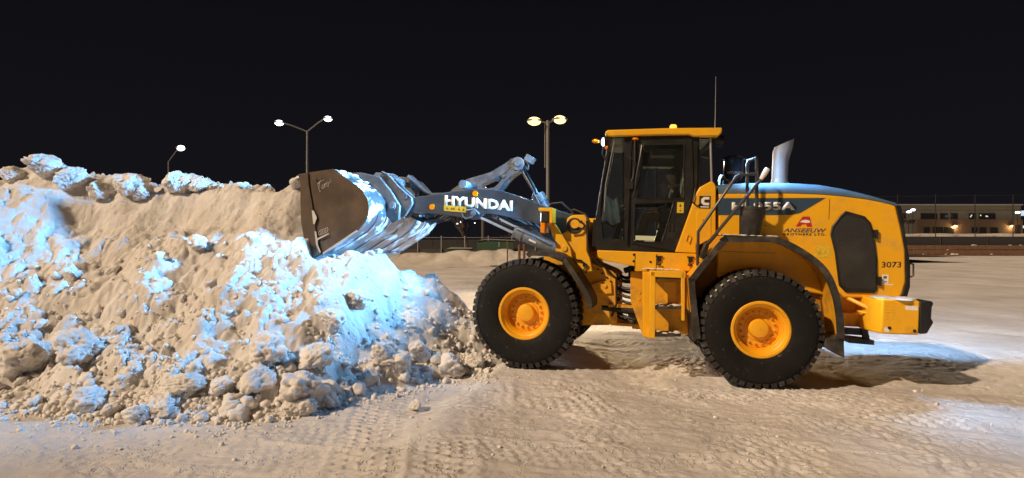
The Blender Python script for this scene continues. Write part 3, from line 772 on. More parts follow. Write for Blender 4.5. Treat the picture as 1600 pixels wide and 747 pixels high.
for k in range(46):
    x = rc.uniform(-7.2, -0.6)
    toe = float(np.interp(x, [-9,-6,-4.2,-2.9,-2.45,-1.5,-0.75], [7.5,7.1,6.65,6.75,7.0,8.05,8.75]))
    y = toe + abs(rc.gauss(0, 0.45)) - 0.1
    r = min(0.24, 0.055+abs(rc.gauss(0, 0.07)))
    clod(x, y, r, ('rounded' if r > 0.12 else 'small')+' clod at the pile foot '+zone(x), G_TOE, small=r < 0.13)
G_FACE = 'clods of snow on the face of the pile'
for k in range(34):
    x = rc.uniform(-8.6, -1.0)
    toe = float(np.interp(x, [-9,-6,-4.2,-2.9,-2.45,-1.5,-0.75], [7.5,7.1,6.65,6.75,7.0,8.05,8.75]))
    y = toe + rc.uniform(0.5, 2.6)
    r = min(0.15, 0.035+abs(rc.gauss(0, 0.045)))
    clod(x, y, r, ('pale' if r > 0.08 else 'tiny pale')+' clod on the pile face '+zone(x), G_FACE, small=True)

# crumbs nobody could count, one mesh
bmc = bmesh.new(); bmesh.ops.create_icosphere(bmc, subdivisions=1, radius=1.0)
cv = np.array([v.co for v in bmc.verts]); cf = np.array([[v.index for v in f.verts] for f in bmc.faces]); bmc.free()
rs = np.random.RandomState(4)
n1, n2 = 5000, 380
X1 = rs.uniform(-9.3, -0.3, n1); D1 = np.minimum(np.abs(rs.normal(0, 1, n1))*1.2-0.2, rs.uniform(0, 2.6, n1))
out_ = rs.rand(n1) < 0.14
D1 = np.where(out_, -np.abs(rs.normal(0, 0.35, n1)), D1)
toe1 = np.interp(X1, [-16,-9,-6,-4.2,-2.9,-2.45,-1.5,-1.05,-0.75,-0.3,0.3], [7.6,7.5,7.1,6.65,6.75,7.0,8.05,8.45,8.75,9.0,9.5])
Y1 = toe1 + D1
R1 = np.minimum(0.075, 0.012+np.abs(rs.normal(0, 0.018, n1))*np.where(out_, 0.5, 1.0))
X2 = rs.uniform(-5, 8, n2); Y2 = rs.uniform(4.9, 11.5, n2); R2 = np.minimum(0.035, 0.005+np.abs(rs.normal(0, 0.008, n2)))
Xc = np.concatenate([X1, X2]); Yc = np.concatenate([Y1, Y2]); Rc_ = np.concatenate([R1, R2])
Zc = np.maximum(pile_h(Xc[None], Yc[None])[0], ground_h(Xc[None], Yc[None])[0]) + Rc_*0.35
keep = 1.4*fbm(Xc[None]*1.1+3, Yc[None]*1.1, 3)[0] > rs.uniform(-0.7, 0.25, len(Xc))
Xc, Yc, Zc, Rc_ = Xc[keep], Yc[keep], Zc[keep], Rc_[keep]
n = len(Xc)
V = cv[None]*(1+0.42*rs.uniform(-1, 1, (n, len(cv), 1)))*Rc_[:, None, None]*rs.uniform(0.7, 1.25, (n, 1, 3))
V = V + np.stack([Xc, Yc, Zc], 1)[:, None]
Fc = cf[None] + (np.arange(n)*len(cv))[:, None, None]
me = bpy.data.meshes.new('snow_crumbs')
me.vertices.add(V.shape[0]*V.shape[1]); me.vertices.foreach_set('co', V.ravel())
Fc = Fc.reshape(-1, 3); me.loops.add(Fc.size); me.loops.foreach_set('vertex_index', Fc.ravel())
me.polygons.add(len(Fc)); me.polygons.foreach_set('loop_start', np.arange(len(Fc))*3)
me.update(calc_edges=True); me.polygons.foreach_set('use_smooth', np.ones(len(Fc), bool)); me.materials.append(M['crumb'])
crumbs = bpy.data.objects.new('snow_crumbs', me); COL.objects.link(crumbs)
tag(crumbs, 'loose crumbs of snow scattered over the pile and the lot', kind='stuff')
# ------------------------------------------------------------------ the wheel loader
# metres; x runs to the tail, y away from the near side, z up; 'front' parts sit in the frame of the front axle
FM = Matrix.Translation((-1.615, 0, 0)) @ Matrix.Rotation(R(9.5-16.0), 4, 'Z') @ Matrix.Translation((-1.615, 0, 0))
LD = empty('wheel_loader', (3.655, 9.33, 0.0), (0, R(2.1), R(-9.5)))
tag(LD, 'yellow articulated wheel loader with a raised bucket pushed against the snow pile', 'wheel loader')

# wheels -----------------------------------------------------------------
def wheel_meshes():
    t = MB()
    prof = [(0.375, 0.26), (0.40, 0.285), (0.47, 0.305), (0.58, 0.318), (0.68, 0.308), (0.735, 0.295), (0.775, 0.272), (0.793, 0.235)]
    prof = prof + [(r, -h) for r, h in prof[::-1]]
    t.lathe(prof, (0, 0, 0), 'y', 72, 0, [0]*7 + [1] + [0]*7)
    NL = 46
    for i in range(NL):
        for side in (-1, 1):
            a = 2*math.pi*(i+(0.5 if side > 0 else 0))/NL
            # shoulder block wraps from the tread on to the shoulder
            def q(ang, y, r): return (r*math.cos(ang), y, r*math.sin(ang))
            w0, w1 = 0.042, 0.036
            def blk(ya, yb, yc, aw, skew):
                # ya inner edge, yb outer edge at full height, yc foot on the sidewall
                pts = []
                for s in (-1, 1):
                    pts += [q(a+s*aw+skew, ya, 0.79), q(a+s*aw*0.9+skew, ya, 0.838), q(a+s*aw*0.9, yb, 0.832), q(a+s*aw, yc, 0.752)]
                t.add(pts, [(0,1,2,3),(7,6,5,4),(0,4,5,1),(1,5,6,2),(2,6,7,3)], 2)
            blk(side*0.155, side*0.272, side*0.302, 0.047, 0.02*side)
            a2 = a+0.5*2*math.pi/NL
            pts = []
            for s in (-1, 1):
                pts += [q(a2+s*0.045+0.02, side*0.02, 0.79), q(a2+s*0.04+0.02, side*0.02, 0.838), q(a2+s*0.04-0.01, side*0.13, 0.838), q(a2+s*0.045-0.01, side*0.13, 0.79)]
            t.add(pts, [(0,1,2,3),(7,6,5,4),(0,4,5,1),(1,5,6,2),(2,6,7,3)], 0)
    tyre = t.mesh('tyre', [M['tyre'], M['tread'], M['lug']], 30)
    w = MB()   # the rim and its disc, outer face towards -y
    w.lathe([(0.40, -0.262), (0.405, -0.283), (0.392, -0.296), (0.366, -0.296), (0.352, -0.275), (0.345, -0.25), (0.335, -0.245), (0.318, -0.225), (0.312, -0.20), (0.302, -0.19), (0.298, -0.12), (0.292, -0.082), (0.20, -0.078), (0.01, -0.078)], (0,0,0), 'y', 56)
    rim = w.mesh('rim', M['rim'], 28)
    h = MB()
    h.lathe([(0.284, -0.079), (0.282, -0.090), (0.270, -0.094), (0.182, -0.096), (0.178, -0.106), (0.168, -0.110), (0.140, -0.112), (0.134, -0.165), (0.124, -0.188), (0.095, -0.198), (0.001, -0.200)], (0,0,0), 'y', 40)
    hub = h.mesh('hub', M['rim'], 28)
    b = MB()
    b.lathe([(0.021, 0), (0.021, -0.02), (0.013, -0.023), (0.013, -0.038), (0.001, -0.039)], (0,0,0), 'y', 6)
    bolt = b.mesh('bolt', M['yellow_dirty'], 25)
    return tyre, rim, hub, bolt
TYRE, RIM, HUB, BOLT = wheel_meshes()
def child(name, me, parent, basis=None):
    o = bpy.data.objects.new(name, me); COL.objects.link(o); o.parent = parent
    if basis is not None: o.matrix_basis = basis
    return o
def wheel(front, side, rot):
    base = FM.copy() if front else Matrix.Identity(4)
    mtx = base @ Matrix.Translation((0, side*1.035, 0.84 if front else 0.835)) @ Matrix.Rotation(0 if side < 0 else math.pi, 4, 'Z') @ Matrix.Rotation(rot, 4, 'Y')
    w = child('wheel', RIM, LD, mtx)
    child('tyre', TYRE, w); child('hub', HUB, w)
    for k in range(16):
        a = 2*math.pi*k/16
        child('bolt', BOLT, w, Matrix.Translation((0.230*math.cos(a), -0.093, 0.230*math.sin(a))))
for fr in (True, False):
    for sd_ in (-1, 1): wheel(fr, sd_, 0.3 if fr else 0.9)
ax = MB(); ax.tube([(0,-0.95,0.84),(0,0.95,0.84)], 0.17, 16); ax.ball((0,0,0.84), (0.36,0.42,0.36), 10); ax.build('axle', M['yellow_dirty'], LD, True)
ax = MB(); ax.tube([(0,-0.95,0.835),(0,0.95,0.835)], 0.17, 16); ax.ball((0,0,0.835), (0.36,0.42,0.36), 10); ax.build('axle', M['yellow_dirty'], LD)

# bucket -------------------------------------------------------------------
def inset(path, t):
    p = [Vector(q) for q in path]; n = len(p); out = []
    for i in range(n):
        d = (p[min(i+1, n-1)]-p[max(i-1, 0)]).normalized()
        out.append(tuple(p[i]+Vector((d.y, -d.x))*t))
    return out
b = MB(); b.strip(T['shell'], 0.035, -1.40, 1.40)
BK = b.build('bucket', M['bucket_shell'], LD, True, smooth=40)
for s in (-1, 1):
    b = MB(); b.prism(T['bucket_side'], s*1.40, s*1.425); b.build('side_plate', M['bucket_side'], BK)
    b = MB(); b.prism(T['side_cutter'], s*1.4255, s*1.452); b.build('side_cutter', M['bucket_side'], BK, bevel=0.006)
    for k, y in enumerate((1.4262, 1.4262, 1.4262)):
        b = MB(); b.prism(T[('seam_a','seam_b','seam_c')[k]], s*1.453 if k < 2 else s*1.4262, s*(1.462 if k < 2 else 1.437)); b.build('snow_streak', M['edge_snow'], BK)
e = [(-3.48,1.60),(-3.72,1.486),(-3.86,1.42),(-3.70,1.452),(-3.47,1.565)]
b = MB(); b.prism(e, -1.41, 1.41); b.build('cutting_edge', M['bucket_shell'], BK)
# wear plates under the shell
for y in (-1.0, -0.5, 0.0, 0.5, 1.0):
    w_ = [T['shell'][i] for i in range(8, 14)]
    b = MB(); b.strip([(x-0.0, z) for x, z in inset(w_, -0.014)], 0.016, y-0.11, y+0.11); b.build('wear_plate', M['bucket_shell'], BK, smooth=40)
# a chalk scrawl and a small stencil on the near side plate
sc = MB()
x0, z0 = T['scrib'][0]; x1, z1 = T['scrib'][1]
def stroke(pts, r=0.006):
    sc.tube([(x0+(x1-x0)*u, -1.4275, z0+(z1-z0)*u+0.13*(v-0.45)) for u, v in pts], r, 5)
stroke([(0.0,0.75),(0.25,1.05),(0.5,1.1)]); stroke([(0.18,1.0),(0.12,0.4),(0.2,-0.3),(0.28,-0.2)])
stroke([(0.38,0.55),(0.34,0.1),(0.45,0.0),(0.5,0.5)]); stroke([(0.55,0.6),(0.55,0.05)]); stroke([(0.55,0.4),(0.66,0.62)])
stroke([(0.7,0.1),(0.7,0.7),(0.82,0.55),(0.80,0.05)]); stroke([(0.88,0.5),(0.98,1.0),(0.95,0.4),(1.05,0.75)])
sc.build('chalk_scrawl', M['edge_snow'], BK)
(wx0, wz0), (wx1, wz1) = T['wordp']
m_ = MB()
def wq(u, v): return (wx0+(wx1-wx0)*u, -1.4275, wz0+(wz1-wz0)*u+0.075*v)
m_.tube([wq(-0.05,0.2),wq(0.05,0),wq(0.95,0),wq(1.08,0.4),wq(1.0,0.95),wq(0.1,1.0),wq(-0.05,0.7),wq(-0.05,0.2)], 0.006, 5)
for u in (0.2, 0.4, 0.6, 0.8): m_.tube([wq(u,0.2),wq(u+0.03,0.8)], 0.006, 5)
m_.build('cast_mark', M['edge_snow'], BK)
for x, z in ((-3.70,1.60),(-3.60,1.66),(-3.66,2.86),(-3.55,2.87)):
    b = MB(); b.disc(0.018, (x, z), -1.462, -1.452, 10)
    if x > -3.69 and z < 2: b = MB(); b.disc(0.018, (x, z), -1.44, -1.425, 10)
    b.build('plow_bolt', M['bracket'], BK)
for s in (-1, 1):
    b = MB(); b.prism(T['hinge_a'], s*0.75, s*0.82); b.disc(0.075, T['boss'][0], s*0.82, s*0.85, 20); b.build('hinge_bracket', M['bracket'], BK, bevel=0.012)
    b = MB(); b.disc(0.045, T['boss'][0], s*0.85, s*0.868, 16); b.build('hinge_pin', M['link'], BK)
    b = MB(); b.prism(T['hinge_b'], s*0.47, s*0.53); b.prism(T['hinge_b'], s*0.66, s*0.72)
    b.disc(0.06, T['boss2'][0], s*0.72, s*0.745, 18); b.build('hinge_bracket', M['bracket'], BK, bevel=0.012)
# rib edge of bracket (a bright bead) and coupler box between the brackets
b = MB(); b.tube([(x, -0.725, z) for x, z in T['hinge_b'][:4]], 0.014, 6); b.build('bracket_rib', M['link'], BK)
b = MB(); b.prism(T['hinge_c'], 0.36, 0.42); b.prism([(x-0.03, z) for x, z in T['hinge_c']], -0.3, -0.24); b.tube([(-2.75,-0.72,2.93),(-2.75,0.72,2.93)], 0.07, 14); b.tube([(-2.52,-0.75,2.45),(-2.52,0.75,2.45)], 0.075, 14)
b.build('coupler', M['link'], BK, bevel=0.01)
b = MB()
for s in (-0.2, 0.0, 0.2): b.tube([(-2.52, s, 2.95), (-2.28, s*0.8, 2.76), (-1.98, s*0.7, 2.62), (-1.62, s*0.6, 2.66)], 0.022, 8)
for s in (-0.35, -0.1, 0.1, 0.4): b.tube([(-2.4, s, 2.3), (-2.2, s*0.9, 2.22), (-1.95, s*0.8, 2.28), (-1.7, s*0.7, 2.45)], 0.024, 8)
b.build('hydraulic_hose', M['hose'], LD, True)
# snow clinging to the back of the bucket
def snow_lump_sheet(pts, r):
    m = MB()
    for x, y, z, s in pts: m.ball((x, y, z), (s*1.3, s*1.6, s*0.7), 6)
    return m
rr = random.Random(3)
m_ = MB()
for k in range(90):
    u = rr.random(); i = rr.choice([2, 3, 3, 4]); x0_, z0_ = T['shell'][i]; x1_, z1_ = T['shell'][i+1]
    x = x0_+(x1_-x0_)*u; z = z0_+(z1_-z0_)*u; y = rr.uniform(-1.38, 1.38); s = rr.uniform(0.015, 0.05)
    m_.ball((x, y, z+0.005), (s*1.5, s*2.0, s*0.55), 5)
o = m_.build('clinging_snow', M['clod'], BK); o['kind'] = 'stuff'

# boom, linkage ----------------------------------------------------------------
for s in (-1, 1):
    b = MB(); b.prism(T['boom'], s*0.57, s*0.67)
    BA = b.build('boom_arm', M['boom'], LD, True, bevel=0.01)
    if s < 0:
        p0, p1, p2 = T['boom_text']
        hgt = p1[1]-p2[1]
        lettering('HYUNDAI', (p0[0], p0[1]-hgt), (p1[0], p1[1]-hgt), hgt, -0.6705, M['white'], BA, bold=0.05, space=1.02)
        b = MB(); b.prism(T['boom_label'], -0.681, -0.678); b.build('warning_label', M['label_yellow'], BA)
        for u in (0.1, 0.32, 0.42, 0.65, 0.85):
            x = T['boom_label'][0][0]+0.4*u; z = T['boom_label'][0][1]-0.024*u+0.05
            b = MB(); b.prism([(x, z-0.018), (x+0.035, z-0.02), (x+0.018, z+0.02)], -0.6845, -0.6815); b.build('label_mark', M['ink'], BA)
    for x, z in T['reflectors']:
        b = MB(); b.disc(0.048, (x, z), s*0.67, s*0.684, 18); b.build('reflector', M['orange'], BA)
    if s < 0:
        b = MB(); b.tube([(-1.30,-0.69,2.385), (-1.28,-0.70,2.31), (-1.22,-0.70,2.28), (-1.10,-0.70,2.32)], 0.014, 6); b.tube([(-1.22,-0.70,2.42), (-1.08,-0.70,2.44), (-0.99,-0.70,2.36)], 0.016, 6); b.build('grease_line', M['link'], BA)
    # lift cylinder under the arm
    (ax0, az0), (ax1, az1), (ax2, az2) = T['lift']
    y = s*0.60
    b = MB(); b.tube([(ax1-0.03, y, az1+0.012), (ax1+0.02, y, az1-0.008), (ax2, y, az2)], [0.088, 0.097, 0.097], 22); b.tube([(ax1+0.05, y, az1-0.02), (ax1+0.13, y, az1-0.055)], 0.108, 22)
    LC = b.build('lift_cylinder', M['link'], LD, True)
    b = MB(); b.tube([(ax0+0.04, y, az0-0.016), (ax1, y, az1)], 0.05, 18); b.build('cylinder_rod', M['chrome'], LC)
    b = MB(); b.tube([(ax0, y-0.05, az0), (ax0, y+0.05, az0)], 0.085, 18); b.tube([(ax0, y-0.12, az0), (ax0, y+0.12, az0)], 0.045, 14); b.build('rod_eye', M['link'], LC)
    b = MB(); b.tube([(ax1+0.04, y-s*-0.10, az1+0.06), (ax1+0.3, y+s*0.12, az1-0.04), (ax2-0.1, y+s*0.1, az2+0.08)], 0.018, 8); b.build('cylinder_pipe', M['link'], LC)
    if s < 0:
        b = MB(); b.prism([(ax1+0.24, az1-0.125), (ax1+0.36, az1-0.175), (ax1+0.37, az1-0.145), (ax1+0.25, az1-0.095)], y-0.1005, y-0.098); b.build('maker_plate', M['white'], LC)
b = MB(); b.tube([(-1.55,-0.57,2.55),(-1.55,0.57,2.55)], 0.11, 18); b.tube([(-0.9,-0.57,2.6),(-0.9,0.57,2.6)], 0.13, 18); b.build('boom_crosstube', M['boom'], LD, True)
for s in (-1, 1):
    plate_with_holes('bell_crank', T['crank'], [[(-1.20,2.90),(-0.78,3.09),(-0.64,3.21),(-0.70,3.05),(-0.92,2.86),(-1.12,2.82)]], s*0.10, s*0.16, M['link'], LD, True)
    b = MB(); b.disc(0.10, (-1.36, 2.87), s*0.16, s*0.19, 20); b.build('crank_boss', M['link'], LD, True, bevel=0.012)
    b = MB()
    b.disc(0.12, T['crank_top'][0], s*0.16, s*0.19, 20); b.disc(0.055, T['crank_top'][0], s*0.19, s*0.21, 16)
    b.build('crank_boss', M['link'], LD, True, bevel=0.012)
b = MB(); b.obox((T['crank_top'][1][0], 0, T['crank_top'][1][1]), (0.075, 0.10, 0.06), Euler((0, R(30), 0)).to_matrix()); b.build('crank_stop', M['link'], LD, True, bevel=0.01)
b = MB(); b.tube([(-0.9,-0.12,3.03),(-0.9,0.12,3.03)], 0.06, 12); b.build('crank_spacer', M['link'], LD, True)
b = MB(); b.tube([(-1.36,-0.57,2.87),(-1.36,0.57,2.87)], 0.07, 14); b.build('crank_pin', M['link'], LD, True)
(tx0, tz0), (tx1, tz1), (tx2, tz2) = T['tilt']
b = MB(); b.tube([(tx1, 0, tz1), (tx2, 0, tz2)], 0.095, 22); b.tube([(tx1-0.02, 0, tz1+0.035), (tx1+0.06, 0, tz1-0.09)], 0.118, 22)
TC = b.build('tilt_cylinder', M['link'], LD, True)
b = MB(); b.tube([(tx0, 0, tz0), (tx1, 0, tz1)], 0.055, 18); b.build('cylinder_rod', M['chrome'], TC)
b = MB(); b.tube([(tx1-0.08, -0.13, tz1-0.02), (tx1-0.06, -0.14, tz1+0.06), (tx1+0.15, -0.14, tz1-0.3), (tx2, -0.14, tz2)], 0.022, 8); b.build('cylinder_pipe', M['link'], TC)
for s in (-0.06, 0.06):
    b = MB(); (lx0, lz0), (lx1, lz1), (lx2, lz2) = T['linkrod']; b.tube([(lx0, s, lz0), (lx1, s, lz1), (lx2, s, lz2)], 0.04, 12); b.build('tilt_link', M['link'], LD, True)
# hose bundle between boom and tower
b = MB()
for k in range(6):
    y = -0.42+0.15*k
    b.tube([(-0.75+0.06*k, y, 2.36), (-0.45, y, 2.22+0.02*k), (-0.1, y+0.05, 2.19-0.03*k), (0.25, y, 1.95+0.02*k), (0.45, y, 1.7)], 0.021, 8)
b.build('hydraulic_hose', M['hose'], LD, True)
b = MB()
for k in range(3):
    b.tube([(-0.62+0.1*k, -0.3, 2.36), (-0.35+0.1*k, -0.32, 2.27), (-0.15+0.1*k, -0.34, 2.16-0.03*k)], 0.012, 6)
b.build('steel_line', M['galv'], LD, True)

HEADS = []
# front frame ---------------------------------------------------------------------
for s in (-1, 1):
    b = MB(); b.prism(T['tower'], s*0.70, s*0.76); FT = b.build('frame_tower', M['yellow'], LD, True, bevel=0.01)
    px0, pz0 = T['tower_pin'][0]
    b = MB(); b.disc(0.125, (px0-0.01, pz0-0.03), s*0.76, s*0.772, 24); b.build('pin_recess', M['black'], FT)
    b = MB(); b.disc(0.07, (px0, pz0), s*0.772, s*0.80, 20); b.obox((px0+0.06, s*0.785, pz0-0.01), (0.10, 0.012, 0.03), Euler((0, R(20), 0)).to_matrix()); b.build('boom_pin', M['yellow_dirty'], FT)
    b = MB(); b.tube([(px0+0.1, s*0.80, pz0+0.05), (px0+0.16, s*0.81, pz0-0.03), (px0+0.08, s*0.81, pz0-0.12), (px0-0.05, s*0.81, pz0-0.14)], 0.014, 6); b.build('grease_line', M['hose'], FT)
    b = MB(); b.prism(T['lower'], s*0.44, s*0.52); b.build('frame_plate', M['yellow_dirty'], LD, True, bevel=0.01)
    b = MB(); b.prism([(0.80,1.25),(1.08,1.36),(1.22,1.33),(1.24,1.16),(1.0,1.12)], s*0.52, s*0.56); b.disc(0.03, (1.13,1.27), s*0.56, s*0.58, 12); b.build('bracket_plate', M['yellow_dirty'], LD, True, bevel=0.008)
    b = MB(); b.prism(T['bracket'], s*0.78, s*0.84); b.tube([(0.50,s*0.5,1.85),(0.50,s*0.86,1.85)], 0.05, 10); b.tube([(0.27,s*0.81,2.22),(0.27,s*0.94,2.22)], 0.03, 8)
    LB = b.build('lamp_bracket', M['yellow'], LD, True, bevel=0.006)
    b = MB(); b.prism(T['bracket_top'], s*0.80, s*1.04); b.build('lamp_guard', M['yellow'], LB, bevel=0.006)
    b = MB(); x0_, z0_ = T['lampbox'][0]; x1_, z1_ = T['lampbox'][2]; b.box((x0_, min(s*0.82,s*1.02), z1_), (x1_-0.01, max(s*0.82,s*1.02), z0_-0.005))
    HL = b.build('headlight', M['black'], LB, bevel=0.012)
    b = MB(); b.box((x0_-0.008, min(s*0.84,s*1.0), z1_+0.02), (x0_-0.001, max(s*0.84,s*1.0), z0_-0.025)); b.build('headlight_lens', M['led'], LD, True)
    HEADS.append((x0_-0.04, s*0.92, (z0_+z1_)/2))
    b = MB(); b.prism(T['signal'], s*0.83, s*1.0); b.build('turn_signal', M['orange'], LB, bevel=0.012)
b = MB(); b.prism([(0.45,2.1),(0.78,2.3),(0.83,1.8),(0.5,1.7)], -0.70, 0.70); b.prism([(0.2,1.62),(1.2,1.42),(1.28,1.36),(0.2,1.5)], -0.44, 0.44); b.prism([(0.2,0.75),(1.25,0.75),(1.25,0.66),(0.2,0.64)], -0.44, 0.44)
b.build('frame_crossmember', M['yellow_dirty'], LD, True)
b = MB(); b.tube([(0.05,-0.3,2.42),(0.15,-0.32,2.58),(0.33,-0.34,2.60),(0.5,-0.36,2.46),(0.6,-0.38,2.36)], 0.02, 8); b.tube([(0.35,-0.2,2.42),(0.52,-0.2,2.5),(0.72,-0.25,2.42),(0.8,-0.3,2.3)], 0.018, 8); b.build('hydraulic_hose', M['hose'], LD, True)
b = MB(); b.tube([(0.62,-0.775,1.60),(0.66,-0.79,1.68),(0.76,-0.79,1.67),(0.86,-0.79,1.60),(0.80,-0.79,1.52),(0.65,-0.78,1.52)], 0.016, 6)
b.tube([(0.83,-0.78,2.3),(0.86,-0.79,1.9),(0.9,-0.8,1.75),(1.1,-0.7,1.6),(1.3,-0.6,1.4),(1.32,-0.6,1.0),(1.25,-0.6,0.8)], 0.018, 6); b.build('hydraulic_hose', M['hose'], LD, True)
for x, z, y, r_ in [(0.82,1.60,-0.76,0.035)]+[(0.66+0.09*k, 1.505-0.01*k, -0.76, 0.018) for k in range(3)]+[(1.0+0.07*k, 1.53-0.06*k, -0.52, 0.016) for k in range(4)]:
    b = MB(); b.disc(r_, (x, z), y-0.02, y, 10); b.build('bolt_head', M['hose'], LD, True)
T['fenderF'] = smooth_path(T['fenderF'], 4)
for s in (-1, 1):
    b = MB(); b.strip(T['fenderF'], 0.035, min(s*1.33,s*0.74), max(s*1.33,s*0.74)); b.strip([(x, z+0.003) for x, z in T['fenderF']], 0.075, min(s*1.345,s*1.30), max(s*1.345,s*1.30))
    b.build('front_fender', M['fender_rubber'], LD, True, smooth=40)
    b = MB(); b.tube([(0.45, s*0.55, 1.6), (0.45, s*0.8, 1.74), (0.45, s*1.25, 1.755)], 0.03, 8); b.tube([(0.75, s*0.5, 1.3), (0.78, s*1.2, 1.48)], 0.03, 8); b.build('fender_stay', M['black'], LD, True)

# hinge between the two halves ------------------------------------------------------------
b = MB()
for z in (0.62, 1.32): b.prism([(-2.05,z),(-1.2,z),(-1.2,z+0.05),(-2.05,z+0.05)], -0.30, 0.30)
b.tube([(-1.615,0,0.55),(-1.615,0,1.45)], 0.085, 16); b.prism([(-2.1,0.94),(-1.45,0.94),(-1.45,0.99),(-2.1,0.99)], -0.52, -0.36)
b.build('articulation_hinge', M['yellow_dirty'], LD, bevel=0.006)
b = MB()
for k, (z, dy) in enumerate(((1.46,-0.3),(1.40,-0.42),(1.30,-0.5),(1.24,-0.36),(1.18,-0.52),(1.08,-0.4),(0.86,-0.45),(0.80,-0.38))):
    b.tube([(-2.0, dy*0.8, z), (-1.85, dy-0.05, z-0.05), (-1.7, dy-0.12, z-0.03-0.01*k), (-1.5, dy, z+0.02)], 0.024, 8)
b.tube([(-1.86,-0.3,1.52),(-1.72,-0.35,1.58),(-1.6,-0.3,1.45),(-1.62,-0.32,1.3)], 0.05, 10)
b.box((-1.78,-0.5,0.78),(-1.58,-0.3,0.95)); b.box((-1.80,-0.46,1.44),(-1.55,-0.2,1.6))
b.build('hydraulic_hose', M['hose'], LD)
b = MB(); b.tube([(-2.2,-0.42,0.92),(-1.2,-0.55,0.86)], 0.055, 14); SCY = b.build('steering_cylinder', M['black'], LD)
b = MB(); b.prism(T['midrear'], -0.66, -0.60); b.disc(0.016, (-1.63,1.2), -0.67, -0.66, 8); b.disc(0.016, (-1.63,1.1), -0.67, -0.66, 8); b.build('frame_plate', M['yellow_dirty'], LD, bevel=0.008)
b = MB(); b.prism([(-1.5,0.6),(0.6,0.55),(1.2,0.9),(1.75,0.95),(1.75,1.3),(-1.5,1.45)], -0.58, 0.58); b.build('rear_frame', M['yellow_dirty'], LD, bevel=0.02)
# cab -----------------------------------------------------------------------------------


